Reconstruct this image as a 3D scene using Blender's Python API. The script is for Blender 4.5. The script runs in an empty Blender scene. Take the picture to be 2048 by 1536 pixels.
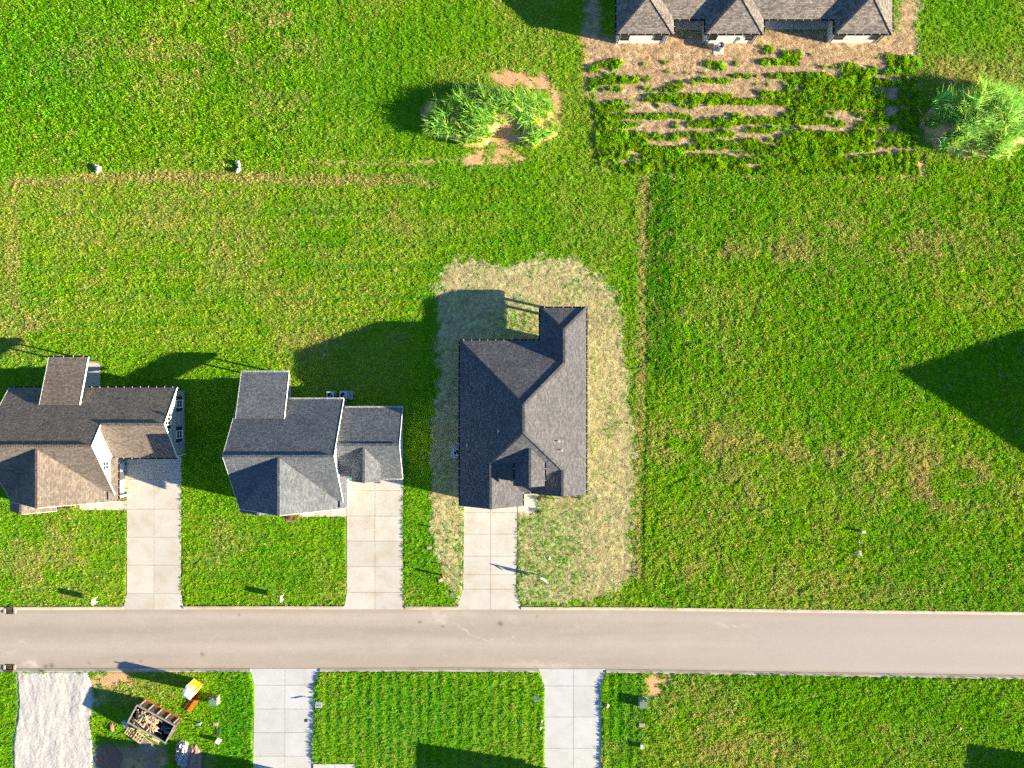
import bpy, math, random
import numpy as np
from mathutils import Vector

# ------------------------------------------------------------------ camera, sky, sun, exposure
S = 18.0                      # survey units per metre on the ground plan
HC = 1420.0 / S               # drone height
sc = bpy.context.scene
cam_d = bpy.data.cameras.new('camera')
cam = bpy.data.objects.new('camera', cam_d)
sc.collection.objects.link(cam)
cam.location = (0, 0, HC)
cam_d.sensor_width = 36.0
cam_d.lens = 18.0 / (1024.0 / 1420.0)
cam_d.clip_start = 1.0
cam_d.clip_end = 4000.0
sc.camera = cam

SUN_EL = math.radians(14.2)
SUN_AZ = Vector((0.975, -0.222, 0)).normalized()      # horizontal direction towards the sun
world = bpy.data.worlds.new('World')
sc.world = world
world.use_nodes = True
wn = world.node_tree.nodes
sky = wn.new('ShaderNodeTexSky')
sky.sky_type = 'NISHITA'
sky.sun_disc = False
sky.sun_elevation = SUN_EL
sky.sun_rotation = math.atan2(SUN_AZ.x, SUN_AZ.y)
sky.air_density = 1.0
sky.dust_density = 0.0
sky.ozone_density = 5.0
world.node_tree.links.new(sky.outputs[0], wn['Background'].inputs[0])
wn['Background'].inputs[1].default_value = 0.058
sun_d = bpy.data.lights.new('sun', 'SUN')
sun_d.energy = 5.0
sun_d.color = (1.0, 0.86, 0.62)
sun_d.angle = math.radians(0.5)
sun = bpy.data.objects.new('sun', sun_d)
sc.collection.objects.link(sun)
to_sun = Vector((SUN_AZ.x * math.cos(SUN_EL), SUN_AZ.y * math.cos(SUN_EL), math.sin(SUN_EL)))
sun.rotation_euler = (-to_sun).to_track_quat('-Z', 'Y').to_euler()
sun.location = to_sun * 120
vs = sc.view_settings
vs.view_transform = 'Standard'
vs.look = 'None'
vs.gamma = 1.0
vs.use_curve_mapping = False
vs.exposure = 2.02
sc.cycles.max_bounces = 5
sc.cycles.diffuse_bounces = 3
sc.cycles.use_denoising = False
sc.cycles.denoiser = 'OPENIMAGEDENOISE'
sc.cycles.denoising_input_passes = 'RGB_ALBEDO_NORMAL'
sc.cycles.denoising_prefilter = 'ACCURATE'
sc.cycles.use_light_tree = False
sc.cycles.sample_clamp_indirect = 0.35

rng = np.random.default_rng(7)
random.seed(7)
C = sc.collection
ORG = {}

def X(gx): return (gx - 1024.0) / S
def Y(gy): return (768.0 - gy) / S
def W(gx, gy, z=0.0): return Vector((X(gx), Y(gy), z))          # z in metres
def WP(p): return Vector((X(p[0]), Y(p[1]), p[2] / S))           # z in survey units

# ------------------------------------------------------------------ noise
_LAT = {}
def vnoise(x, y, seed=0):
    if seed not in _LAT:
        _LAT[seed] = np.random.default_rng(1000 + seed).random((256, 256))
    L = _LAT[seed]
    xi = np.floor(x).astype(np.int64); yi = np.floor(y).astype(np.int64)
    fx = x - xi; fy = y - yi
    fx = fx * fx * (3 - 2 * fx); fy = fy * fy * (3 - 2 * fy)
    x0 = xi % 256; x1 = (xi + 1) % 256; y0 = yi % 256; y1 = (yi + 1) % 256
    return (L[x0, y0] * (1 - fx) + L[x1, y0] * fx) * (1 - fy) + (L[x0, y1] * (1 - fx) + L[x1, y1] * fx) * fy
def fbm(x, y, seed=0, octv=4):
    s = 0; a = 0.5; t = 0
    for o in range(octv):
        s = s + a * vnoise(x * 2 ** o + 17 * o, y * 2 ** o + 31 * o, seed + o); t += a; a *= 0.55
    return s / t

# ------------------------------------------------------------------ materials
MATS = {}
def nodes_of(name):
    m = bpy.data.materials.new(name); m.use_nodes = True
    nt = m.node_tree
    return m, nt, nt.nodes, nt.links, nt.nodes['Principled BSDF']
def setspec(b, rough, spec=0.3):
    b.inputs['Roughness'].default_value = rough
    b.inputs['Specular IOR Level'].default_value = spec
def ramp(nd, stops):
    r = nd.new('ShaderNodeValToRGB')
    e = r.color_ramp.elements
    while len(e) < len(stops): e.new(0.5)
    for k, (p, c) in enumerate(stops):
        e[k].position = p; e[k].color = (*c, 1)
    return r
def mat_plain(name, col, rough=0.6, var=0.12, scale=6.0, bump=0.0, spec=0.3, metal=0.0):
    if name in MATS: return MATS[name]
    m, nt, nd, lk, b = nodes_of(name)
    setspec(b, rough, spec); b.inputs['Metallic'].default_value = metal
    tc = nd.new('ShaderNodeTexCoord'); n = nd.new('ShaderNodeTexNoise')
    n.inputs['Scale'].default_value = scale; n.inputs['Detail'].default_value = 6
    lk.new(tc.outputs['Object'], n.inputs['Vector'])
    lo = tuple(c * (1 - var) for c in col); hi = tuple(min(1, c * (1 + var)) for c in col)
    r = ramp(nd, [(0.3, lo), (0.7, hi)])
    lk.new(n.outputs['Fac'], r.inputs['Fac']); lk.new(r.outputs['Color'], b.inputs['Base Color'])
    if bump:
        bp = nd.new('ShaderNodeBump'); bp.inputs['Strength'].default_value = bump; bp.inputs['Distance'].default_value = 0.02
        lk.new(n.outputs['Fac'], bp.inputs['Height']); lk.new(bp.outputs['Normal'], b.inputs['Normal'])
    MATS[name] = m
    return m
def mat_shingle(name, c1, c2, rough=0.85):
    m, nt, nd, lk, b = nodes_of(name)
    setspec(b, rough, 0.25)
    uv = nd.new('ShaderNodeUVMap'); uv.uv_map = 'UVMap'
    br = nd.new('ShaderNodeTexBrick')
    br.inputs['Scale'].default_value = 1.0
    br.inputs['Brick Width'].default_value = 0.34; br.inputs['Row Height'].default_value = 0.15
    br.inputs['Mortar Size'].default_value = 0.012; br.inputs['Mortar Smooth'].default_value = 0.3
    br.inputs['Bias'].default_value = -0.1; br.offset = 0.43; br.offset_frequency = 2
    br.inputs['Color1'].default_value = (*c1, 1); br.inputs['Color2'].default_value = (*c2, 1)
    br.inputs['Mortar'].default_value = (*[c * 0.45 for c in c1], 1)
    lk.new(uv.outputs['UV'], br.inputs['Vector'])
    no = nd.new('ShaderNodeTexNoise'); no.inputs['Scale'].default_value = 3.2; no.inputs['Detail'].default_value = 8
    no.inputs['Roughness'].default_value = 0.7
    lk.new(uv.outputs['UV'], no.inputs['Vector'])
    r = ramp(nd, [(0.25, (0.62, 0.62, 0.62)), (0.75, (1.35, 1.35, 1.35))])
    lk.new(no.outputs['Fac'], r.inputs['Fac'])
    big = nd.new('ShaderNodeTexNoise'); big.inputs['Scale'].default_value = 0.45; big.inputs['Detail'].default_value = 3
    lk.new(uv.outputs['UV'], big.inputs['Vector'])
    r2 = ramp(nd, [(0.3, (0.88, 0.88, 0.9)), (0.7, (1.12, 1.1, 1.08))])
    lk.new(big.outputs['Fac'], r2.inputs['Fac'])
    mx = nd.new('ShaderNodeMix'); mx.data_type = 'RGBA'; mx.blend_type = 'MULTIPLY'; mx.inputs['Factor'].default_value = 1
    lk.new(br.outputs['Color'], mx.inputs['A']); lk.new(r.outputs['Color'], mx.inputs['B'])
    mx2 = nd.new('ShaderNodeMix'); mx2.data_type = 'RGBA'; mx2.blend_type = 'MULTIPLY'; mx2.inputs['Factor'].default_value = 1
    lk.new(mx.outputs['Result'], mx2.inputs['A']); lk.new(r2.outputs['Color'], mx2.inputs['B'])
    lk.new(mx2.outputs['Result'], b.inputs['Base Color'])
    # the butt edge of every course and the granules stand proud
    sep = nd.new('ShaderNodeSeparateXYZ'); lk.new(uv.outputs['UV'], sep.inputs[0])
    dv = nd.new('ShaderNodeMath'); dv.operation = 'DIVIDE'; dv.inputs[1].default_value = 0.15; lk.new(sep.outputs['Y'], dv.inputs[0])
    fr = nd.new('ShaderNodeMath'); fr.operation = 'FRACT'; lk.new(dv.outputs[0], fr.inputs[0])
    mu = nd.new('ShaderNodeMath'); mu.operation = 'MULTIPLY_ADD'; mu.inputs[1].default_value = -0.5; lk.new(fr.outputs[0], mu.inputs[0])
    lk.new(no.outputs['Fac'], mu.inputs[2])
    bp = nd.new('ShaderNodeBump'); bp.inputs['Strength'].default_value = 0.9; bp.inputs['Distance'].default_value = 0.06
    lk.new(mu.outputs[0], bp.inputs['Height']); lk.new(bp.outputs['Normal'], b.inputs['Normal'])
    MATS[name] = m
    return m
def mat_concrete(name, col, stain=(0.8, 0.68, 0.55)):
    m, nt, nd, lk, b = nodes_of(name)
    setspec(b, 0.85, 0.2)
    geo = nd.new('ShaderNodeNewGeometry')
    n1 = nd.new('ShaderNodeTexNoise'); n1.inputs['Scale'].default_value = 0.55; n1.inputs['Detail'].default_value = 6; n1.inputs['Roughness'].default_value = 0.62
    lk.new(geo.outputs['Position'], n1.inputs['Vector'])
    n2 = nd.new('ShaderNodeTexNoise'); n2.inputs['Scale'].default_value = 14; n2.inputs['Detail'].default_value = 5
    lk.new(geo.outputs['Position'], n2.inputs['Vector'])
    r = ramp(nd, [(0.30, tuple(c * s for c, s in zip(col, stain))), (0.52, col), (0.8, tuple(min(1, c * 1.08) for c in col))])
    lk.new(n1.outputs['Fac'], r.inputs['Fac'])
    r2 = ramp(nd, [(0.3, (0.9, 0.9, 0.9)), (0.7, (1.06, 1.06, 1.06))]); lk.new(n2.outputs['Fac'], r2.inputs['Fac'])
    mx = nd.new('ShaderNodeMix'); mx.data_type = 'RGBA'; mx.blend_type = 'MULTIPLY'; mx.inputs['Factor'].default_value = 1
    lk.new(r.outputs['Color'], mx.inputs['A']); lk.new(r2.outputs['Color'], mx.inputs['B'])
    oi = nd.new('ShaderNodeObjectInfo')
    mr = nd.new('ShaderNodeMapRange'); mr.inputs['To Min'].default_value = 0.93; mr.inputs['To Max'].default_value = 1.05
    lk.new(oi.outputs['Random'], mr.inputs['Value'])
    mx2 = nd.new('ShaderNodeMix'); mx2.data_type = 'RGBA'; mx2.blend_type = 'MULTIPLY'; mx2.inputs['Factor'].default_value = 1
    lk.new(mx.outputs['Result'], mx2.inputs['A']); lk.new(mr.outputs['Result'], mx2.inputs['B'])
    lk.new(mx2.outputs['Result'], b.inputs['Base Color'])
    bp = nd.new('ShaderNodeBump'); bp.inputs['Strength'].default_value = 0.15; bp.inputs['Distance'].default_value = 0.01
    lk.new(n2.outputs['Fac'], bp.inputs['Height']); lk.new(bp.outputs['Normal'], b.inputs['Normal'])
    MATS[name] = m
    return m
def mat_brickwall(name, c1, c2, mortar):
    m, nt, nd, lk, b = nodes_of(name)
    setspec(b, 0.85, 0.2)
    geo = nd.new('ShaderNodeNewGeometry'); sp = nd.new('ShaderNodeSeparateXYZ'); lk.new(geo.outputs['Position'], sp.inputs[0])
    ad = nd.new('ShaderNodeMath'); ad.operation = 'ADD'; lk.new(sp.outputs['X'], ad.inputs[0]); lk.new(sp.outputs['Y'], ad.inputs[1])
    cb = nd.new('ShaderNodeCombineXYZ'); lk.new(ad.outputs[0], cb.inputs['X']); lk.new(sp.outputs['Z'], cb.inputs['Y'])
    br = nd.new('ShaderNodeTexBrick'); br.inputs['Scale'].default_value = 1
    br.inputs['Brick Width'].default_value = 0.24; br.inputs['Row Height'].default_value = 0.085; br.inputs['Mortar Size'].default_value = 0.01
    br.inputs['Color1'].default_value = (*c1, 1); br.inputs['Color2'].default_value = (*c2, 1); br.inputs['Mortar'].default_value = (*mortar, 1)
    lk.new(cb.outputs[0], br.inputs['Vector'])
    lk.new(br.outputs['Color'], b.inputs['Base Color'])
    bp = nd.new('ShaderNodeBump'); bp.inputs['Strength'].default_value = 0.5; bp.inputs['Distance'].default_value = 0.01
    iv = nd.new('ShaderNodeMath'); iv.operation = 'SUBTRACT'; iv.inputs[0].default_value = 1; lk.new(br.outputs['Fac'], iv.inputs[1])
    lk.new(iv.outputs[0], bp.inputs['Height']); lk.new(bp.outputs['Normal'], b.inputs['Normal'])
    MATS[name] = m
    return m
def mat_attr(name, attr, rough, fine, bump, bdist, scale):
    m, nt, nd, lk, b = nodes_of(name)
    setspec(b, rough, 0.15)
    at = nd.new('ShaderNodeAttribute'); at.attribute_name = attr
    geo = nd.new('ShaderNodeNewGeometry')
    n = nd.new('ShaderNodeTexNoise'); n.inputs['Scale'].default_value = scale; n.inputs['Detail'].default_value = 7; n.inputs['Roughness'].default_value = 0.68
    lk.new(geo.outputs['Position'], n.inputs['Vector'])
    r = ramp(nd, [(0.28, (1 - fine,) * 3), (0.72, (1 + fine,) * 3)]); lk.new(n.outputs['Fac'], r.inputs['Fac'])
    mx = nd.new('ShaderNodeMix'); mx.data_type = 'RGBA'; mx.blend_type = 'MULTIPLY'; mx.inputs['Factor'].default_value = 1
    lk.new(at.outputs['Color'], mx.inputs['A']); lk.new(r.outputs['Color'], mx.inputs['B'])
    lk.new(mx.outputs['Result'], b.inputs['Base Color'])
    bp = nd.new('ShaderNodeBump'); bp.inputs['Strength'].default_value = bump; bp.inputs['Distance'].default_value = bdist
    lk.new(n.outputs['Fac'], bp.inputs['Height']); lk.new(bp.outputs['Normal'], b.inputs['Normal'])
    MATS[name] = m
    return m
def mat_leaf(name, trans=0.42):
    m, nt, nd, lk, b = nodes_of(name)
    nd.remove(b)
    at = nd.new('ShaderNodeAttribute'); at.attribute_name = 'col'; at.attribute_type = 'INSTANCER'
    df = nd.new('ShaderNodeBsdfDiffuse'); tr = nd.new('ShaderNodeBsdfTranslucent'); mx = nd.new('ShaderNodeMixShader')
    mx.inputs[0].default_value = trans
    lk.new(at.outputs['Color'], df.inputs['Color']); lk.new(at.outputs['Color'], tr.inputs['Color'])
    lk.new(df.outputs[0], mx.inputs[1]); lk.new(tr.outputs[0], mx.inputs[2])
    lk.new(mx.outputs[0], nd['Material Output'].inputs['Surface'])
    MATS[name] = m
    return m

SH_BROWN = mat_shingle('shingle_brown', (0.15, 0.125, 0.105), (0.25, 0.21, 0.175))
SH_BLUE = mat_shingle('shingle_slate', (0.105, 0.12, 0.14), (0.185, 0.20, 0.215))
SH_DARK = mat_shingle('shingle_charcoal', (0.088, 0.091, 0.102), (0.158, 0.160, 0.168))
SH_TAN = mat_shingle('shingle_tan', (0.15, 0.13, 0.115), (0.33, 0.29, 0.255))
CONC = mat_concrete('concrete_warm', (0.565, 0.535, 0.475), (0.9, 0.82, 0.72))
CONC2 = mat_concrete('concrete_pale', (0.535, 0.545, 0.545), (0.92, 0.88, 0.84))
KERB = mat_concrete('concrete_kerb', (0.5, 0.44, 0.35))
BR_MIX = mat_brickwall('brick_grey', (0.36, 0.33, 0.32), (0.17, 0.15, 0.15), (0.5, 0.48, 0.46))
BR_WHITE = mat_brickwall('brick_white', (0.74, 0.72, 0.69), (0.66, 0.64, 0.61), (0.6, 0.58, 0.55))
WHITE = mat_plain('white_paint', (0.78, 0.77, 0.74), 0.5, 0.04)
SIDING = mat_plain('siding_white', (0.76, 0.75, 0.72), 0.6, 0.04)
BLACK = mat_plain('black_metal', (0.02, 0.02, 0.022), 0.45, 0.2)
DKGREY = mat_plain('dark_grey', (0.06, 0.06, 0.065), 0.55, 0.2)
GREY = mat_plain('grey_metal', (0.32, 0.34, 0.36), 0.4, 0.1, metal=0.3)
GLASS = mat_plain('window_glass', (0.02, 0.025, 0.03), 0.06, 0.1, spec=0.8)
SHUT = mat_plain('shutter_dark', (0.03, 0.033, 0.038), 0.6, 0.15)
SHUTG = mat_plain('shutter_grey', (0.25, 0.25, 0.25), 0.6, 0.15)
GREEN = mat_plain('utility_green', (0.16, 0.24, 0.17), 0.55, 0.12)
DKGREEN = mat_plain('lid_green', (0.05, 0.085, 0.07), 0.6, 0.15)
TAN = mat_plain('tan_lid', (0.42, 0.31, 0.22), 0.75, 0.15)
STONE = mat_plain('pale_stone', (0.5, 0.46, 0.4), 0.9, 0.25, 9, 0.5)
WOOD = mat_plain('bare_lumber', (0.68, 0.50, 0.28), 0.75, 0.3, 3)
WOODG = mat_plain('weathered_lumber', (0.42, 0.35, 0.26), 0.8, 0.3, 3)
RUST = mat_plain('rusty_steel', (0.085, 0.06, 0.048), 0.75, 0.55, 4, 0.3)
ORANGE = mat_plain('orange_plastic', (0.75, 0.17, 0.02), 0.5, 0.12)
YELLOW = mat_plain('amber_plastic', (0.92, 0.5, 0.012), 0.45, 0.1)
RED = mat_plain('red_plastic', (0.55, 0.05, 0.06), 0.5, 0.1)
TEAL = mat_plain('teal_plastic', (0.02, 0.3, 0.24), 0.5, 0.1)
BLUE = mat_plain('blue_plastic', (0.1, 0.33, 0.62), 0.5, 0.15)
PLASTIC = mat_plain('pale_sheeting', (0.5, 0.5, 0.52), 0.4, 0.35, 5, 0.6)
CLOTH = mat_plain('brown_tarp', (0.3, 0.2, 0.15), 0.85, 0.3, 6, 0.6)
MULCH = mat_plain('dark_mulch', (0.28, 0.15, 0.11), 0.95, 0.4, 12, 0.9)
SOILM = mat_plain('red_soil', (0.6, 0.33, 0.18), 0.95, 0.3, 6, 0.9)
LEAF = mat_leaf('leaf')
GROUND = mat_attr('ground_cover', 'gcol', 0.95, 0.38, 0.9, 0.06, 5.5)
ASPH = mat_attr('worn_asphalt', 'rcol', 0.85, 0.09, 0.25, 0.012, 9.0)
GRAV = mat_attr('pale_gravel', 'vcol', 0.95, 0.16, 0.8, 0.04, 4.0)

# ------------------------------------------------------------------ mesh builder
class MB:
    def __init__(s): s.v = []; s.f = []
    def add(s, verts, faces):
        o = len(s.v); s.v += [Vector(v) for v in verts]; s.f += [tuple(i + o for i in f) for f in faces]; return s
    def hexa(s, a):   # 8 points: bottom 4, top 4
        return s.add(a, [(3, 2, 1, 0), (4, 5, 6, 7), (0, 1, 5, 4), (1, 2, 6, 5), (2, 3, 7, 6), (3, 0, 4, 7)])
    def box(s, c, d, rz=0.0):
        cx, cy, cz = c; hx, hy, hz = d[0] / 2, d[1] / 2, d[2] / 2
        co, si = math.cos(rz), math.sin(rz)
        p = [(cx + x * co - y * si, cy + x * si + y * co, cz + z) for z in (-hz, hz) for x, y in ((-hx, -hy), (hx, -hy), (hx, hy), (-hx, hy))]
        return s.hexa(p)
    def obox(s, O, u, n, ur, nr, zr):
        up = Vector((0, 0, 1)); O = Vector(O)
        if (u.cross(n)).z < 0: ur = (-ur[1], -ur[0]); u = -u
        p = [O + u * a + n * b + up * z for z in zr for a, b in ((ur[0], nr[0]), (ur[1], nr[0]), (ur[1], nr[1]), (ur[0], nr[1]))]
        return s.hexa(p)
    def beam(s, a, b, w, h, up=(0, 0, 1)):
        a = Vector(a); b = Vector(b); d = (b - a).normalized(); up = Vector(up)
        sd = d.cross(up)
        if sd.length < 1e-4: sd = d.cross(Vector((1, 0, 0)))
        sd.normalize(); u2 = sd.cross(d).normalized()
        p = [q + sd * x + u2 * y for y in (-h / 2, h / 2) for q, x in ((a, -w / 2), (a, w / 2), (b, w / 2), (b, -w / 2))]
        p = [p[0], p[1], p[2], p[3], p[4], p[5], p[6], p[7]]
        return s.hexa(p)
    def prism(s, poly, z0, z1):       # poly: list of world xy
        a = sum(poly[i][0] * poly[(i + 1) % len(poly)][1] - poly[(i + 1) % len(poly)][0] * poly[i][1] for i in range(len(poly)))
        if a < 0: poly = poly[::-1]
        n = len(poly)
        zt = z1 if isinstance(z1, (list, tuple)) else [z1] * n
        v = [(p[0], p[1], z0) for p in poly] + [(p[0], p[1], t) for p, t in zip(poly, zt)]
        return s.add(v, [tuple(range(n))[::-1], tuple(range(n, 2 * n))] + [(i, (i + 1) % n, (i + 1) % n + n, i + n) for i in range(n)])
    def cyl(s, c, r, z0, z1, n=16, r1=None):
        r1 = r if r1 is None else r1
        v = [(c[0] + r * math.cos(2 * math.pi * k / n), c[1] + r * math.sin(2 * math.pi * k / n), z0) for k in range(n)]
        v += [(c[0] + r1 * math.cos(2 * math.pi * k / n), c[1] + r1 * math.sin(2 * math.pi * k / n), z1) for k in range(n)]
        return s.add(v, [tuple(range(n))[::-1], tuple(range(n, 2 * n))] + [(i, (i + 1) % n, (i + 1) % n + n, i + n) for i in range(n)])
    def ring(s, c, r0, r1, z0, z1, n=20):
        v = []
        for r, z in ((r1, z0), (r1, z1), (r0, z1), (r0, z0)):
            v += [(c[0] + r * math.cos(2 * math.pi * k / n), c[1] + r * math.sin(2 * math.pi * k / n), z) for k in range(n)]
        f = []
        for q in range(4):
            for i in range(n):
                j = (i + 1) % n; q2 = (q + 1) % 4
                f.append((q * n + i, q * n + j, q2 * n + j, q2 * n + i))
        return s.add(v, f)
    def blob(s, c, r, seed, n=10, m=6, amp=0.3, flat=1.0):
        rn = random.Random(seed); v = []; f = []
        for i in range(m + 1):
            th = math.pi * i / m
            for k in range(n):
                ph = 2 * math.pi * k / n
                q = r * (1 + amp * (rn.random() - 0.5) * 2)
                v.append((c[0] + q * math.sin(th) * math.cos(ph), c[1] + q * math.sin(th) * math.sin(ph), c[2] + q * flat * math.cos(th)))
        for i in range(m):
            for k in range(n):
                k2 = (k + 1) % n
                f.append((i * n + k, (i + 1) * n + k, (i + 1) * n + k2, i * n + k2))
        return s.add(v, f)
    def build(s, name, mat, parent=None, smooth=False):
        me = bpy.data.meshes.new(name)
        vs_ = s.v
        if parent is not None:
            o = ORG[parent.name]; vs_ = [v - o for v in vs_]; loc = None
        else:
            lo = Vector((min(v.x for v in vs_), min(v.y for v in vs_), min(v.z for v in vs_)))
            hi = Vector((max(v.x for v in vs_), max(v.y for v in vs_), max(v.z for v in vs_)))
            loc = Vector(((lo.x + hi.x) / 2, (lo.y + hi.y) / 2, lo.z)); vs_ = [v - loc for v in vs_]
        me.from_pydata(vs_, [], s.f)
        me.validate(); me.update()
        if mat: me.materials.append(mat)
        if smooth: me.polygons.foreach_set('use_smooth', [True] * len(me.polygons))
        o = bpy.data.objects.new(name, me); C.objects.link(o)
        if parent is not None:
            o.parent = parent; ORG[o.name] = ORG[parent.name]
        else:
            o.location = loc; ORG[o.name] = loc
        return o

def tag(o, label=None, cat=None, group=None, kind=None):
    if label: o['label'] = label
    if cat: o['category'] = cat
    if group: o['group'] = group
    if kind: o['kind'] = kind
    return o
def thing(name, label, cat, loc, group=None):
    o = bpy.data.objects.new(name, None); C.objects.link(o)
    o.empty_display_size = 0.3
    o.location = loc; ORG[o.name] = Vector(loc)
    return tag(o, label, cat, group)
def copy_thing(root, loc, rotz=0.0, label=None):
    def cp(o, par):
        c = o.copy(); C.objects.link(c); c.parent = par
        for ch in o.children: cp(ch, c)
        return c
    r = cp(root, None); r.location = loc; r.rotation_euler = (0, 0, rotz)
    if label: r['label'] = label
    ORG[r.name] = Vector(loc)
    return r

# ------------------------------------------------------------------ zones of the ground (albedo and growth)
STEP = 2.0
GX0, GX1, GY0, GY1 = -300.0, 2348.0, -260.0, 1800.0
nx = int((GX1 - GX0) / STEP) + 1; ny = int((GY1 - GY0) / STEP) + 1
gxs = GX0 + STEP * np.arange(nx); gys = GY0 + STEP * np.arange(ny)
PX, PY = np.meshgrid(gxs, gys, indexing='ij')
warpx = (fbm(PX / 26, PY / 26, 40, 4) - 0.5) * 46
warpy = (fbm(PX / 26, PY / 26, 50, 4) - 0.5) * 46
def inside(poly, A=None, B=None):
    A = PX if A is None else A; B = PY if B is None else B
    r = np.zeros(A.shape, bool); n = len(poly)
    for i in range(n):
        x0, y0 = poly[i]; x1, y1 = poly[(i + 1) % n]
        if y0 == y1: continue
        c = ((y0 > B) != (y1 > B)) & (A < (x1 - x0) * (B - y0) / (y1 - y0) + x0)
        r ^= c
    return r
def blur(a, k):
    a = a.astype(np.float32)
    for _ in range(2):
        for ax in (0, 1):
            c = np.cumsum(np.concatenate([np.repeat(a.take([0], ax), k + 1, ax), a, np.repeat(a.take([-1], ax), k, ax)], ax), ax)
            n = a.shape[ax]
            a = (c.take(range(2 * k + 1, 2 * k + 1 + n), ax) - c.take(range(0, n), ax)) / (2 * k + 1)
    return a
def zone(poly, soft=3, warp=1.0):
    return blur(inside(poly, PX + warpx * warp, PY + warpy * warp), soft)
def rect(x0, y0, x1, y1): return [(x0, y0), (x1, y0), (x1, y1), (x0, y1)]
def line_zone(pts, w, warp=0.4, soft=2):
    d = np.full(PX.shape, 1e9); A = PX + warpx * warp; B = PY + warpy * warp
    for (x0, y0), (x1, y1) in zip(pts, pts[1:]):
        vx, vy = x1 - x0, y1 - y0; t = np.clip(((A - x0) * vx + (B - y0) * vy) / (vx * vx + vy * vy), 0, 1)
        d = np.minimum(d, np.hypot(A - x0 - t * vx, B - y0 - t * vy))
    return blur(d < w, soft)

n_lo = fbm(PX / 150, PY / 150, 1, 4)
n_mid = fbm(PX / 34, PY / 34, 8, 4)
n_hi = fbm(PX / 9, PY / 9, 16, 3)
sstep = lambda a, lo, hi: np.clip((a - lo) / (hi - lo), 0, 1) ** 2 * (3 - 2 * np.clip((a - lo) / (hi - lo), 0, 1))

# straw laid round the charcoal-roofed house
straw_poly = [(888, 540), (915, 522), (960, 520), (1000, 540), (1050, 524), (1110, 516), (1150, 512), (1168, 525), (1176, 565), (1200, 560), (1222, 575),
              (1240, 640), (1252, 740), (1266, 860), (1272, 960), (1262, 1040), (1266, 1120), (1272, 1150), (1225, 1182), (1180, 1200), (1120, 1206),
              (1036, 1208), (1036, 1020), (925, 1010), (925, 1210), (905, 1205), (884, 1130), (868, 1060), (862, 950), (868, 860), (878, 760), (878, 600)]
straw = sstep(zone(straw_poly, 7, 0.45) + 1.1 * (n_hi - 0.5) + 0.5 * (n_mid - 0.5), 0.3, 0.72)
front = zone(rect(1036, 1000, 1175, 1205), 8, 0.8)
straw_d = straw.copy()
straw_d *= 1 - 0.45 * front * (0.5 + n_mid)
straw_d *= 1 - 0.6 * zone([(893, 1035), (925, 1040), (925, 1200), (900, 1190)], 6, 0.5) * sstep(n_mid, 0.35, 0.6)
straw_d *= 1 - 0.5 * zone(rect(990, 610, 1080, 690), 6, 0.5)
straw_d *= 1 - 0.35 * sstep(n_mid, 0.5, 0.75)
# bare yard behind the white brick house
bare = zone([(1168, 60), (1232, 84), (1340, 60), (1640, 60), (1790, 60), (1800, 0), (1835, -20), (1832, 160), (1830, 335), (1850, 350), (1240, 345), (1200, 330),
             (1188, 180), (1180, 120)], 3, 0.35)
bare = np.maximum(bare, zone([(1168, -60), (1195, -60), (1200, 190), (1176, 190)], 2, 0.25))
# orange clay
soil = np.zeros_like(PX, dtype=np.float32)
for poly, wv in (([(918, 322), (950, 302), (1010, 290), (1062, 314), (1030, 332), (930, 334)], 0.25),
                 ([(975, 150), (1000, 138), (1040, 140), (1095, 152), (1118, 175), (1124, 255), (1108, 260), (1095, 190), (1050, 175), (990, 172)], 0.8),
                 ([(1780, 305), (1850, 305), (1850, 352), (1790, 352)], 0.8),
                 ([(1298, 1348), (1345, 1350), (1330, 1385), (1300, 1400), (1286, 1375)], 0.9),
                 ([(845, 205), (880, 200), (880, 240), (850, 245)], 0.6),
                 ([(965, 250), (1050, 230), (1060, 290), (975, 290)], 0.6),
                 ([(176, 1348), (260, 1345), (262, 1366), (190, 1372)], 0.8),
                 ([(200, 1500), (330, 1490), (345, 1540), (200, 1545)], 0.8)):
    soil = np.maximum(soil, zone(poly, 2, wv))
soil = np.maximum(soil, 0.9 * line_zone([(600, 324), (700, 326), (830, 324), (930, 318)], 3, 0.25))
soil = np.maximum(soil, 0.85 * line_zone([(1480, 349), (1600, 350), (1850, 349)], 3, 0.2))
soil = np.maximum(soil, 0.8 * line_zone([(1168, 70), (1170, 140), (1172, 190)], 6, 0.2))
soil *= sstep(n_hi + 0.6 * n_mid, 0.42, 0.74)
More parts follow.
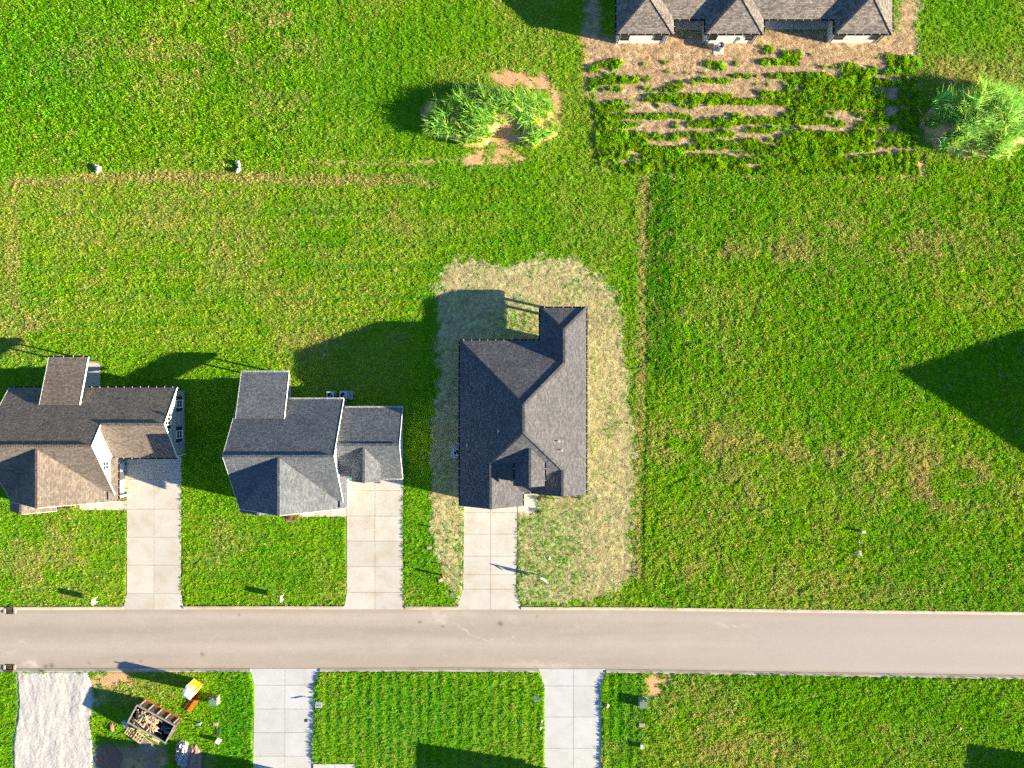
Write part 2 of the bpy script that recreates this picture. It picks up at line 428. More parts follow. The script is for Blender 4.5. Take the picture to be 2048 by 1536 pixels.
# dried-out turf
dry = 0.75 * line_zone([(20, 366), (180, 358), (330, 352), (500, 356), (700, 360), (860, 362)], 9, 0.5, 3)
dry = np.maximum(dry, 0.55 * line_zone([(20, 366), (26, 450), (24, 560), (30, 660), (60, 700)], 13, 0.7, 5))
dry = np.maximum(dry, 0.7 * line_zone([(1283, 360), (1283, 700), (1276, 950), (1272, 1150)], 7, 0.12, 2))
dry = np.maximum(dry, 0.7 * line_zone([(1290, 360), (1286, 520)], 8, 0.3, 2))
dry = np.maximum(dry, 0.6 * zone(rect(1850, 115, 2060, 178), 10, 1.6))
for cx, cy, rx, ry, a in ((1390, 885, 130, 40, .65), (1660, 900, 120, 30, .6), (1850, 960, 160, 55, .75), (1480, 960, 60, 60, .4), (1790, 480, 170, 60, .45),
                          (1600, 500, 120, 30, .45), (1440, 500, 60, 20, .5), (330, 120, 200, 60, .3), (560, 60, 130, 60, .35), (560, 190, 60, 60, .35), (50, 660, 80, 60, .5),
                          (760, 440, 160, 40, .25), (90, 1120, 110, 90, .45), (440, 1080, 80, 50, .3), (620, 690, 60, 30, .35), (1390, 1420, 90, 60, .45), (1500, 1500, 140, 40, .4),
                          (240, 1380, 80, 40, .4), (400, 480, 400, 170, .22), (1700, 1180, 200, 60, .25), (1350, 1140, 60, 30, .4), (900, 1560, 200, 150, .1)):
    q = np.exp(-(((PX - cx) / rx) ** 2 + ((PY - cy) / ry) ** 2))
    dry = np.maximum(dry, a * q * 1.25 * sstep(n_mid, 0.34, 0.62))
dry = np.clip(dry + 0.16 * sstep(n_lo, 0.5, 0.72), 0, 1)
# lush patches
lush = 0.3 * sstep(1 - n_lo, 0.42, 0.7)
for cx, cy, rx, ry, a in ((90, 130, 160, 130, .7), (1400, 680, 130, 160, .4), (1130, 470, 120, 90, .3), (850, 1110, 40, 120, .5), (560, 1150, 130, 60, .4),
                          (830, 1440, 220, 120, .75), (1250, 1440, 44, 120, .95), (475, 1440, 50, 120, .95), (1900, 1450, 200, 100, .5), (1700, 760, 200, 100, .3),
                          (1340, 450, 40, 150, .6), (740, 180, 160, 120, .4), (1700, 400, 300, 40, .2)):
    q = np.exp(-(((PX - cx) / rx) ** 2 + ((PY - cy) / ry) ** 2)); lush = np.maximum(lush, a * q)
# mowing stripes
st = np.zeros_like(PX)
m_ = sstep(PY, 372, 384) * (1 - sstep(PY, 660, 700)) * (1 - sstep(PX, 850, 1250)) * sstep(PX, 10, 60)
st += m_ * (0.8 * np.sin(PY / 3.5 + 0.004 * PX + 2 * n_lo) + 0.7 * np.sin(PY / 9.0 + 1 + 2 * n_lo))
m_ = inside(rect(636, 1345, 1086, 1560)) * 1.0
st += m_ * 1.1 * np.sin(PX / 3.2 + 1.4 * n_lo)
m_ = inside(rect(1208, 1345, 1290, 1560)) * 1.0
st += m_ * 1.3 * np.sin(PX / 3.0)
m_ = inside(rect(1295, 380, 1600, 1200)) * 1.0
st += m_ * 0.45 * np.sin(PX / 4.2 + 2 * n_lo)
m_ = inside(rect(620, -100, 1160, 330)) * 1.0
st += m_ * 0.4 * np.sin(PX / 4.0 + 2 * n_lo)
m_ = (PX > 1292) & (PX < 1345) & (PY > 355) & (PY < 760)
lush_edge = blur(m_ * 1.0, 3)
rut = line_zone([(1294, 358), (1294, 760), (1284, 1160)], 1.8, 0.03, 1)
m_ = inside(rect(0, 1025, 900, 1212)) * 1.0
st += m_ * 0.5 * np.sin(PY / 4.2 + 2 * n_lo)
# mower tracks: rings and ruts
ring_ = np.zeros_like(PX)
for cx, cy, r0, a0, a1 in ((1610, 640, 105, 0, 6.3), (1610, 640, 98, 0, 6.3), (1700, 650, 110, -1.4, 1.6), (410, 45, 64, -1.2, 1.2), (380, 30, 110, -.2, 1.4)):
    d = np.abs(np.hypot(PX - cx + 0.1 * warpx, PY - cy + 0.1 * warpy) - r0); an = np.arctan2(PY - cy, PX - cx)
    ring_ = np.maximum(ring_, np.where((an >= a0) & (an <= a1) | (a1 > 6), np.exp(-(d / 2.2) ** 2), 0))
for pts in ([(634, 0), (634, 240)], [(678, 0), (678, 110)], [(1311, 400), (1311, 860)], [(1438, 560), (1438, 860)], [(1497, 560), (1497, 700)], [(1490, 990), (1532, 1080)],
            [(1500, 940), (1525, 1000)], [(1576, 1180), (1586, 1215)]):
    ring_ = np.maximum(ring_, line_zone(pts, 1.6, 0.12, 1))

# what stands or is paved there: no growth
DRIVES = {
 'A': [(254, 912), (363, 912), (362, 1178), (368, 1216), (246, 1216), (255, 1178)],
 'B': [(694, 950), (806, 950), (805, 1180), (811, 1216), (688, 1216), (694, 1180)],
 'C': [(928, 998), (1035, 998), (1032, 1178), (1043, 1218), (913, 1218), (926, 1178)],
 'S1': [(500, 1338), (641, 1338), (629, 1370), (627, 1560), (506, 1560), (509, 1370)],
 'S2': [(1077, 1338), (1213, 1340), (1204, 1372), (1203, 1560), (1090, 1560), (1088, 1372)]}
NK = [(-700, 1214), (0, 1213.5), (500, 1211.5), (900, 1212.5), (1300, 1214), (1560, 1218), (2048, 1223), (2900, 1232)]   # back edge of the north kerb
SK = [(-700, 1344), (0, 1343.6), (500, 1343), (900, 1342), (1280, 1345.5), (1560, 1350), (2048, 1357.5), (2900, 1368)]  # back edge of the south kerb
def lerp_line(L, x): return np.interp(x, [p[0] for p in L], [p[1] for p in L])
road_m = (PY > lerp_line(NK, PX)) & (PY < lerp_line(SK, PX))
paved = road_m.copy()
for p in DRIVES.values(): paved |= inside(p)
WALKS = {'A1': rect(160, 1001, 254, 1020), 'A2': rect(237, 938, 254, 985), 'A3': rect(128, 724, 201, 774), 'B1': rect(600, 1010, 694, 1033), 'B2': rect(505, 750, 582, 798),
         'C1': rect(1035, 976, 1075, 1027), 'C2': rect(1084, 624, 1162, 690), 'D1': rect(1330, 22, 1404, 60), 'D2': rect(1505, 22, 1654, 59),
         'S1': rect(627, 1527, 712, 1552)}
for p in WALKS.values(): paved |= inside(p)
HOUSES_FP = [rect(57, 781, 250, 980), rect(250, 781, 370, 905), rect(501, 803, 692, 1000), rect(692, 819, 806, 945), rect(929, 690, 1161, 974), rect(929, 970, 1039, 998),
             rect(1232, -154, 1754, 25), rect(1232, 20, 1330, 87), rect(1404, 20, 1505, 87), rect(1654, 20, 1754, 87)]
built = np.zeros_like(paved)
for p in HOUSES_FP: built |= inside(p)
GRAV_POLY = [(34, 1343), (178, 1343), (186, 1375), (190, 1400), (181, 1440), (186, 1490), (189, 1600), (27, 1600), (29, 1500), (34, 1450), (40, 1400)]
gravel = zone(GRAV_POLY, 1, 0.12)
gravel_spill = np.maximum(gravel, 0.7 * zone([(178, 1350), (200, 1385), (226, 1395), (222, 1412), (190, 1415)], 2, 1.2) * sstep(n_hi, 0.4, 0.6))
gravel_spill = np.maximum(gravel_spill, 0.75 * zone([(186, 1490), (204, 1492), (202, 1560), (186, 1560)], 2, 0.4))
dirtyard = 0.7 * zone([(196, 1480), (270, 1478), (360, 1500), (430, 1510), (440, 1560), (196, 1560)], 4, 0.9) * sstep(n_mid, 0.3, 0.55)

# albedo of the cover
cLUSH = np.array([0.115, 0.42, 0.012]); cYEL = np.array([0.315, 0.53, 0.014]); cMID = np.array([0.235, 0.50, 0.012])
cDRY = np.array([0.62, 0.49, 0.19]); cSTRAW = np.array([0.74, 0.655, 0.37]); cSOIL = np.array([0.66, 0.36, 0.19]); cBARE = np.array([0.64, 0.49, 0.31])
cDIRT = np.array([0.27, 0.18, 0.125]); cGRAV = np.array([0.52, 0.49, 0.44])
yel = np.clip(0.25 + sstep(n_lo + 0.35 * (n_mid - 0.5), 0.36, 0.62) * 0.4 + 0.32 * st, 0, 1)
yel = np.clip(yel + 0.30 * inside(rect(1295, 352, 2200, 1220)) + 0.25 * inside(rect(1295, 1345, 2200, 1700)) + 0.3 * inside(rect(0, 1025, 520, 1212)) + 0.28 * inside(rect(10, 370, 850, 700)), 0, 1)
def mixc(c, k, w): return c * (1 - w[..., None]) + k * w[..., None]
turf = np.broadcast_to(cMID, PX.shape + (3,)).copy()
turf = mixc(turf, cYEL, yel)
turf = mixc(turf, cLUSH, np.clip(lush * (0.6 + 0.8 * n_mid) - 0.25 * st, 0, 1))
turf = mixc(turf, cLUSH * 0.75, 0.65 * lush_edge)
turf = mixc(turf, cLUSH * 0.4, 0.8 * rut)
turf = mixc(turf, cDRY, np.clip(dry * (0.35 + 0.9 * n_hi), 0, 1))
turf = mixc(turf, np.array([0.42, 0.50, 0.06]), np.clip(0.7 * line_zone([(3, 380), (3, 690)], 5, 0.02, 1), 0, 1))
grow = np.clip(1 - 0.95 * straw_d - bare - soil - gravel_spill - dirtyard * 0.9, 0, 1)
grow *= ~(paved | built)
grow_soft = grow.copy()
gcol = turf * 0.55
gcol = mixc(gcol, cSTRAW, np.clip(straw_d * 1.1, 0, 1) * (0.80 + 0.20 * n_hi))
gcol = mixc(gcol, cBARE, bare)
gcol = mixc(gcol, cSOIL, np.clip(soil, 0, 1))
gcol = mixc(gcol, cDIRT, dirtyard)
gcol = mixc(gcol, cGRAV, np.clip(gravel_spill, 0, 1))

def sample(a, gx, gy):
    i = np.clip(np.round((gx - GX0) / STEP).astype(int), 0, nx - 1); j = np.clip(np.round((gy - GY0) / STEP).astype(int), 0, ny - 1)
    return a[i, j]

# ground heights
south = (PY > lerp_line(SK, PX))
hgt = np.where(south, 0.14, 0.055) + 0.05 * (n_mid - 0.5) + 0.035 * (n_hi - 0.5) - 0.06 * ring_ + 0.014 * st - 0.08 * rut
hgt = np.where(paved, -0.12, hgt)
def hz(gx, gy): return sample(hgt, np.asarray(gx, float), np.asarray(gy, float))

def grid_mesh(name, gxv, gyv, zf, colf, attr, mat):
    a, b = np.meshgrid(gxv, gyv, indexing='ij')
    n1, n2 = a.shape
    co = np.stack([(a - 1024) / S, (768 - b) / S, zf(a, b)], -1).reshape(-1, 3)
    idx = np.arange(n1 * n2).reshape(n1, n2)
    q = np.stack([idx[:-1, :-1], idx[:-1, 1:], idx[1:, 1:], idx[1:, :-1]], -1).reshape(-1, 4)
    me = bpy.data.meshes.new(name)
    me.vertices.add(len(co)); me.vertices.foreach_set('co', co.ravel().astype(np.float32))
    me.loops.add(q.size); me.loops.foreach_set('vertex_index', q.ravel().astype(np.int32))
    me.polygons.add(len(q)); me.polygons.foreach_set('loop_start', np.arange(0, q.size, 4, dtype=np.int32))
    me.polygons.foreach_set('loop_total', np.full(len(q), 4, np.int32))
    me.polygons.foreach_set('use_smooth', np.ones(len(q), bool))
    me.update(calc_edges=True)
    at = me.attributes.new(attr, 'FLOAT_COLOR', 'POINT')
    c = colf(a, b).reshape(-1, 3)
    at.data.foreach_set('color', np.concatenate([c, np.ones((len(c), 1))], 1).ravel().astype(np.float32))
    me.materials.append(mat)
    o = bpy.data.objects.new(name, me); C.objects.link(o); ORG[o.name] = Vector((0, 0, 0))
    return o
fx = np.arange(-180, 2229, 4.0); fy = np.arange(-140, 1681, 4.0)
far = np.array([300, 700, 1500, 4000, 12000.0])
fxx = np.concatenate([-180 - far[::-1], fx, fx[-1] + far]); fyy = np.concatenate([-140 - far[::-1], fy, fy[-1] + far])
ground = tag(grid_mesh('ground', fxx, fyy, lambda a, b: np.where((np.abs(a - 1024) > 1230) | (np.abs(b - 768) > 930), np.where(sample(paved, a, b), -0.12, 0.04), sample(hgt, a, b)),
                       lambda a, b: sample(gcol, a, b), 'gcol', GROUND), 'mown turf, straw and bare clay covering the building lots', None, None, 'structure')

# ------------------------------------------------------------------ road, kerbs, drives
def road_col(a, b):
    base = np.array([0.415, 0.355, 0.30]); c = np.broadcast_to(base, a.shape + (3,)).copy()
    lanes = 0.07 * np.sin((b - 1216) / 9.5) + 0.20 * (fbm(a / 260, b / 16, 61, 3) - 0.5) + 0.12 * (fbm(a / 40, b / 20, 63, 4) - 0.5) + 0.10 * (fbm(a / 4, b / 3, 65, 3) - 0.5)
    c *= (1 + lanes)[..., None]
    c = mixc(c, np.array([0.42, 0.37, 0.33]), np.clip((a - 1200) / 500, 0, 1) * 0.8)
    wob = (fbm(a / 12, b / 12, 70, 4) - 0.5) * 9
    def ln(pts, w):
        d = np.full(a.shape, 1e9)
        for (x0, y0), (x1, y1) in zip(pts, pts[1:]):
            vx, vy = x1 - x0, y1 - y0; t = np.clip(((a + wob - x0) * vx + (b + wob - y0) * vy) / (vx * vx + vy * vy), 0, 1)
            d = np.minimum(d, np.hypot(a + wob - x0 - t * vx, b + wob - y0 - t * vy))
        return np.exp(-(d / w) ** 2)
    pale = np.array([0.62, 0.55, 0.46])
    c = mixc(c, pale, 0.8 * np.clip(2.6 * fbm(a / 9, b / 9, 77, 3) - 0.75, 0, 1) * ln([(897, 1243), (912, 1248), (932, 1260), (940, 1270), (950, 1271), (975, 1281), (1000, 1282), (1020, 1275), (1045, 1256)], 1.1))
    for cx, cy, rx, ry, k in ((880, 1226, 24, 12, .75), (882, 1244, 8, 6, .5), (66, 1330, 18, 10, .8), (1060, 1331, 40, 8, .5), (1120, 1335, 60, 8, .4), (1020, 1233, 10, 6, .5), (1030, 1240, 9, 5, .5),
                              (1460, 1250, 40, 4, .5), (25, 1305, 14, 4, .4), (40, 1283, 14, 4, .4), (1150, 1258, 30, 5, .3), (930, 1226, 30, 8, .35), (1210, 1225, 5, 5, .6)):
        q = np.exp(-(((a + 2 * wob - cx) / rx) ** 2 + ((b + 2 * wob - cy) / ry) ** 2)) * np.clip(2.2 * fbm(a / 10, b / 7, 75, 3) - 0.5, 0, 1)
        c = mixc(c, pale, k * q)
    for cx, cy, r in ((1000, 1246, 4), (840, 1244, 3), (405, 1308, 3.2), (105, 1332, 5), (93, 1334, 4), (282, 1322, 2), (1074, 1233, 2), (478, 1229, 2), (886, 1253, 2.5), (180, 1327, 2), (265, 1323, 1.5)):
        q = np.exp(-((a + wob - cx) ** 2 + (b + wob - cy) ** 2) / r ** 2); c = mixc(c, np.array([0.10, 0.08, 0.06]), 0.75 * q)
    edge = np.exp(-((b - lerp_line(SK, a) + 8) / 3.0) ** 2) * 0.35 + np.exp(-((b - lerp_line(NK, a) - 10) / 5.0) ** 2) * 0.18
    c = mixc(c, np.array([0.27, 0.19, 0.13]), edge * (0.5 + fbm(a / 30, b / 8, 81, 3)))
    return c
rx_ = np.arange(-520, 2569, 2.5); rt = np.linspace(0, 1, 56)
def road_sheet():
    a, t = np.meshgrid(rx_, rt, indexing='ij')
    b = lerp_line(NK, a) + 3 + (lerp_line(SK, a) - lerp_line(NK, a) - 6) * t
    n1, n2 = a.shape
    z = 0.02 + 0.05 * (1 - (2 * t - 1) ** 2)
    co = np.stack([(a - 1024) / S, (768 - b) / S, z], -1).reshape(-1, 3)
    idx = np.arange(n1 * n2).reshape(n1, n2)
    q = np.stack([idx[:-1, :-1], idx[:-1, 1:], idx[1:, 1:], idx[1:, :-1]], -1).reshape(-1, 4)
    me = bpy.data.meshes.new('road')
    me.from_pydata(co.tolist(), [], q.tolist()); me.update()
    me.polygons.foreach_set('use_smooth', [True] * len(q))
    at = me.attributes.new('rcol', 'FLOAT_COLOR', 'POINT')
    c = road_col(a, b).reshape(-1, 3)
    at.data.foreach_set('color', np.concatenate([c, np.ones((len(c), 1))], 1).ravel().astype(np.float32))
    me.materials.append(ASPH)
    o = bpy.data.objects.new('road', me); C.objects.link(o)
    tag(o, 'worn pale asphalt street crossing the lots', None, None, 'structure')
road_sheet()

def kerb(x0, x1, L, side):
    xs = [x0] + [x for x in np.arange(math.ceil(x0 / 80) * 80, x1, 80) if x > x0 + 5 and x < x1 - 5] + [x1]
    mb = MB(); v = []; f = []
    for x in xs:
        y = float(lerp_line(L, x))
        prof = [(0, -0.1), (0, 0.15), (2.6, 0.15), (4.2, 0.115), (6.6, 0.055), (6.6, -0.1)]
        for d, z in prof: v.append((X(x), Y(y + side * d), z))
    n = 6
    for i in range(len(xs) - 1):
        for k in range(n):
            k2 = (k + 1) % n; q = (i * n + k, i * n + k2, (i + 1) * n + k2, (i + 1) * n + k)
            f.append(q if side > 0 else q[::-1])
    e = tuple(range(n)); f.append(e if side < 0 else e[::-1]); g = tuple(range((len(xs) - 1) * n, len(xs) * n)); f.append(g if side > 0 else g[::-1])
    mb.add(v, f)
    return tag(mb.build('kerb', KERB), None, None, None, 'structure')
for x0, x1 in ((-520, 12), (28, 247), (367, 688.5), (810.5, 914), (1042, 2569)): kerb(x0, x1, NK, 1)
for x0, x1 in ((-520, 12), (28, 501), (640, 1078), (1212, 2569)): kerb(x0, x1, SK, -1)

GAP = 0.3
def slab_poly(mb, poly, top, bottom=-0.08):
    mb.prism([(X(p[0]), Y(p[1])) for p in poly], bottom, top)
def clip_band(xl, xr, y0, y1, side):   # quad between two edge lines
    a = GAP
    return [(xl(y0 + a) + (a if side else 0), y0 + a), (xr(y0 + a) - (0 if side else a), y0 + a), (xr(y1 - a) - (0 if side else a), y1 - a), (xl(y1 - a) + (a if side else 0), y1 - a)]
def drive(key, name_label, rows, ledge, redge, mid, top, mat):
    L = lambda y: float(np.interp(y, [p[1] for p in ledge], [p[0] for p in ledge]))
    R = lambda y: float(np.interp(y, [p[1] for p in redge], [p[0] for p in redge]))
    M = lambda y: mid
    root = tag(bpy.data.objects.new('driveway', None), name_label, None, None, 'structure'); C.objects.link(root)
    root.location = W(mid, rows[0], 0); ORG[root.name] = root.location.copy()
    bed = MB(); ys = sorted(set(rows + [p[1] for p in ledge + redge if rows[0] < p[1] < rows[-1]]))
    poly = [(L(y) + 0.6, y) for y in ys] + [(R(y) - 0.6, y) for y in reversed(ys)]
    slab_poly(bed, poly, top - 0.025, -0.1)
    bed.build('joint_bed', mat_plain('joint_sand', (0.34, 0.30, 0.24)), root)
    for y0, y1 in zip(rows, rows[1:]):
        for (l, r, s_) in ((L, M, 0), (M, R, 1)):
            mb = MB(); slab_poly(mb, clip_band(l, r, y0, y1, s_), top + random.uniform(-0.004, 0.004))
            mb.build('slab', mat, root)
    return root
drive('A', 'warm concrete driveway beside the white gabled brown-roofed house', [905, 959, 1018, 1074, 1130, 1187, 1219],
      [(254, 905), (254.5, 1187), (246.5, 1219)], [(363.5, 905), (361.5, 1187), (368, 1219)], 308.5, 0.07, CONC)
drive('B', 'warm concrete driveway in front of the slate-roofed garage', [940, 981, 1032, 1082, 1133, 1184.5, 1218.5],
      [(694, 940), (694, 1184.5), (688, 1218.5)], [(806.5, 940), (805, 1184.5), (811, 1218.5)], 750, 0.07, CONC)
drive('C', 'new pale concrete driveway in front of the charcoal-roofed house', [994, 1025, 1068, 1112, 1149, 1178, 1219],
      [(928, 994), (926.5, 1178), (913.5, 1219)], [(1035, 994), (1032, 1178), (1042.5, 1219)], 981, 0.07, CONC)
drive('S1', 'pale concrete driveway south of the street, near the dumpster', [1337, 1370, 1417.6, 1464.8, 1512, 1560],
      [(500.5, 1337), (509, 1370), (506, 1560)], [(640.5, 1337), (629, 1370), (626.5, 1560)], 570, 0.05, CONC2)
drive('S2', 'pale concrete driveway south of the street, near the green transformer on the right', [1337.5, 1371.5, 1433.6, 1496, 1560],
      [(1077.5, 1337), (1088, 1371), (1090, 1560)], [(1212.5, 1337), (1204, 1371), (1202.5, 1560)], 1147, 0.05, CONC2)
def walk(label, x0, y0, x1, y1, nxs, nys, top, mat=CONC):
    root = tag(bpy.data.objects.new('walkway', None), label, None, None, 'structure'); C.objects.link(root)
    root.location = W((x0 + x1) / 2, (y0 + y1) / 2); ORG[root.name] = root.location.copy()
    for i in range(nxs):
        for j in range(nys):
            a0 = x0 + (x1 - x0) * i / nxs; a1 = x0 + (x1 - x0) * (i + 1) / nxs; b0 = y0 + (y1 - y0) * j / nys; b1 = y0 + (y1 - y0) * (j + 1) / nys
            mb = MB(); slab_poly(mb, rect(a0 + (0.25 if i else 0), b0 + (0.25 if j else 0), a1 - 0.25 * (i < nxs - 1), b1 - 0.25 * (j < nys - 1)), top)
            mb.build('slab', mat, root)
walk('front walk of the white gabled house', 160, 1001.5, 253.3, 1020, 3, 1, 0.085)
walk('entry slab beside the white gable', 237, 930, 253.3, 985, 1, 2, 0.10)
walk('back patio of the white gabled house', 128, 724, 201, 776, 2, 1, 0.10)
walk('front walk of the slate-roofed house', 600, 1008, 693.3, 1033, 3, 1, 0.085)
walk('back patio of the slate-roofed house', 505, 750, 582, 799, 2, 1, 0.10)
walk('entry walk of the charcoal-roofed house', 1035.8, 976, 1075, 1027, 1, 1, 0.075)
walk('back porch slab of the charcoal-roofed house', 1082, 622, 1163, 692, 1, 1, 0.12)
walk('left porch slab of the white brick house', 1331, 22, 1403, 60, 2, 1, 0.16, CONC)
walk('right porch slab of the white brick house', 1506, 22, 1653, 59, 3, 1, 0.16, CONC)
walk('walk at the foot of the picture', 627.4, 1527, 712, 1552, 2, 1, 0.13, CONC2)

# gravel drive
gvx = np.arange(24, 196, 1.6); gvy = np.arange(1343.6, 1602, 1.6)
def grav_z(a, b):
    e = sample(gravel, a, b)
    z = 0.02 + 0.19 * np.clip(e * 1.6 - 0.3, 0, 1) + 0.10 * (fbm(a / 20, b / 45, 90, 3) - 0.5) + 0.022 * (fbm(a / 3.2, b / 4.5, 94, 2) - 0.5)
    return np.where(e < 0.25, -0.1, z)
gd = grid_mesh('gravel_drive', gvx, gvy, grav_z, lambda a, b: np.array([0.53, 0.51, 0.475]) * (1 + 0.25 * (fbm(a / 9, b / 12, 97, 4) - 0.5))[..., None], 'vcol', GRAV)
tag(gd, 'rutted pale gravel construction drive', None, None, 'structure')

# ------------------------------------------------------------------ scatter (grass and weeds)
def scatter_tree(name, coll, mat):
    nt = bpy.data.node_groups.new(name, 'GeometryNodeTree')
    nt.interface.new_socket('Geometry', in_out='INPUT', socket_type='NodeSocketGeometry')
    nt.interface.new_socket('Geometry', in_out='OUTPUT', socket_type='NodeSocketGeometry')
    N = nt.nodes; L = nt.links
    gi = N.new('NodeGroupInput'); go = N.new('NodeGroupOutput')
    ci = N.new('GeometryNodeCollectionInfo'); ci.inputs['Collection'].default_value = coll
    ci.inputs['Separate Children'].default_value = True; ci.inputs['Reset Children'].default_value = True
    ip = N.new('GeometryNodeInstanceOnPoints'); ip.inputs['Pick Instance'].default_value = True
    def na(n, t):
        a = N.new('GeometryNodeInputNamedAttribute'); a.data_type = t; a.inputs['Name'].default_value = n; return a.outputs['Attribute']
    L.new(gi.outputs[0], ip.inputs['Points']); L.new(ci.outputs[0], ip.inputs['Instance'])
    L.new(na('pick', 'INT'), ip.inputs['Instance Index'])
    e2r = N.new('FunctionNodeEulerToRotation'); L.new(na('rot', 'FLOAT_VECTOR'), e2r.inputs[0]); L.new(e2r.outputs[0], ip.inputs['Rotation'])
    L.new(na('scl', 'FLOAT_VECTOR'), ip.inputs['Scale'])
    L.new(ip.outputs[0], go.inputs[0])
    return nt
_coll = {}
def protos(key, meshes):
    c = bpy.data.collections.new(key)
    for k, me in enumerate(meshes):
        c.objects.link(bpy.data.objects.new('%s_%02d' % (key, k), me))
    _coll[key] = c
    return c
def scatter(name, pts, rot, scl, col, pick, coll, label=None, cat=None, parent=None):
    pts = np.asarray(pts, np.float32)
    org = np.array(ORG[parent.name]) if parent is not None else np.zeros(3)
    me = bpy.data.meshes.new(name)
    me.vertices.add(len(pts)); me.vertices.foreach_set('co', (pts - org).astype(np.float32).ravel())
    def at(n, t, d, key):
        a = me.attributes.new(n, t, 'POINT'); a.data.foreach_set(key, np.ascontiguousarray(d).ravel())
    at('rot', 'FLOAT_VECTOR', rot.astype(np.float32), 'vector'); at('scl', 'FLOAT_VECTOR', scl.astype(np.float32), 'vector')
    at('pick', 'INT', pick.astype(np.int32), 'value')
    at('col', 'FLOAT_COLOR', np.concatenate([col, np.ones((len(col), 1))], 1).astype(np.float32), 'color')
    o = bpy.data.objects.new(name, me); C.objects.link(o)
    if parent is not None: o.parent = parent
    md = o.modifiers.new('scatter', 'NODES'); md.node_group = scatter_tree(name + '_nodes', coll, None)
    tag(o, label, None, None, 'stuff')
    return o
def tuft_mesh(seed, nb, h, spread, w, lean, mat):
    r = random.Random(seed); v = []; f = []
    for k in range(nb):
        a = r.uniform(0, 6.283); q = spread * math.sqrt(r.random())
        x, y = q * math.cos(a), q * math.sin(a); d = r.uniform(0, 6.283); hh = h * r.uniform(0.55, 1.15); ln = hh * lean * r.uniform(0.3, 1.4)
        ww = w * r.uniform(0.7, 1.3); o = len(v)
        cx, sx = math.cos(d), math.sin(d)
        v += [(x - sx * ww / 2, y + cx * ww / 2, -0.02), (x + sx * ww / 2, y - cx * ww / 2, -0.02),
              (x + cx * ln * 0.4 + sx * ww * 0.45, y + sx * ln * 0.4 - cx * ww * 0.45, hh * 0.65), (x + cx * ln * 0.4 - sx * ww * 0.45, y + sx * ln * 0.4 + cx * ww * 0.45, hh * 0.65),
              (x + cx * ln, y + sx * ln, hh)]
        f += [(o, o + 1, o + 2, o + 3), (o + 3, o + 2, o + 4)]
    me = bpy.data.meshes.new('tuft'); me.from_pydata(v, [], f); me.materials.append(mat)
    return me
T_GRASS = protos('tuft', [tuft_mesh(10 + k, 9, 0.10, 0.11, 0.034, 1.2, LEAF) for k in range(8)])
T_WEED = protos('weed', [tuft_mesh(40 + k, 26, 0.34, 0.17, 0.05, 0.75, LEAF) for k in range(6)])
T_TALL = protos('tall_weed', [tuft_mesh(70 + k, 18, 1.15, 0.22, 0.075, 0.95, LEAF) for k in range(6)])
def leaf_clump(seed, n, r, ls, mat):
    rr = random.Random(seed); v = []; f = []
    for k in range(n):
        d = Vector((rr.gauss(0, 1), rr.gauss(0, 1), rr.gauss(0, 1))).normalized() * r * rr.random() ** 0.4
        d.z = abs(d.z) * 0.9 + 0.02
        t = Vector((rr.gauss(0, 1), rr.gauss(0, 1), rr.gauss(0, 0.6))).normalized(); b = t.cross(Vector((rr.gauss(0, 1), rr.gauss(0, 1), 1))).normalized()
        L_ = ls * rr.uniform(0.6, 1.3); o = len(v)
        v += [d - t * L_ / 2, d + b * L_ * 0.28, d + t * L_ / 2, d - b * L_ * 0.28]; f.append((o, o + 1, o + 2, o + 3))
    me = bpy.data.meshes.new('clump'); me.from_pydata([tuple(p) for p in v], [], f); me.materials.append(mat)
    return me
T_LEAFY = protos('leafy', [leaf_clump(90 + k, 46, 0.26, 0.15, LEAF) for k in range(5)])
def straw_mesh(seed):
    r = random.Random(seed); v = []; f = []
    for k in range(12):
        x, y, a = r.uniform(-.2, .2), r.uniform(-.2, .2), r.gauss(0, 0.55); l = r.uniform(0.12, 0.34); w = r.uniform(0.012, 0.028); z = r.uniform(0.01, 0.05); dz = r.uniform(-.02, .05)
        c, s_ = math.cos(a) * l / 2, math.sin(a) * l / 2; o = len(v)
        v += [(x - c - s_ / l * w, y - s_ + c / l * w, z), (x - c + s_ / l * w, y - s_ - c / l * w, z), (x + c + s_ / l * w, y + s_ - c / l * w, z + dz), (x + c - s_ / l * w, y + s_ + c / l * w, z + dz)]
        f.append((o, o + 1, o + 2, o + 3))
    me = bpy.data.meshes.new('straw'); me.from_pydata(v, [], f); me.materials.append(LEAF)
    return me
T_STRAW = protos('straw', [straw_mesh(120 + k) for k in range(6)])

def rnd_pts(n, x0, y0, x1, y1): return rng.uniform(x0, x1, n), rng.uniform(y0, y1, n)
# turf
NG = 330000
gx, gy = rnd_pts(NG, -70, -60, 2120, 1600)
p_grow = sample(grow, gx, gy)
clumpn = sample(n_hi, gx, gy)
keep = rng.random(NG) < np.clip(p_grow * (0.45 + 1.1 * clumpn), 0, 1)
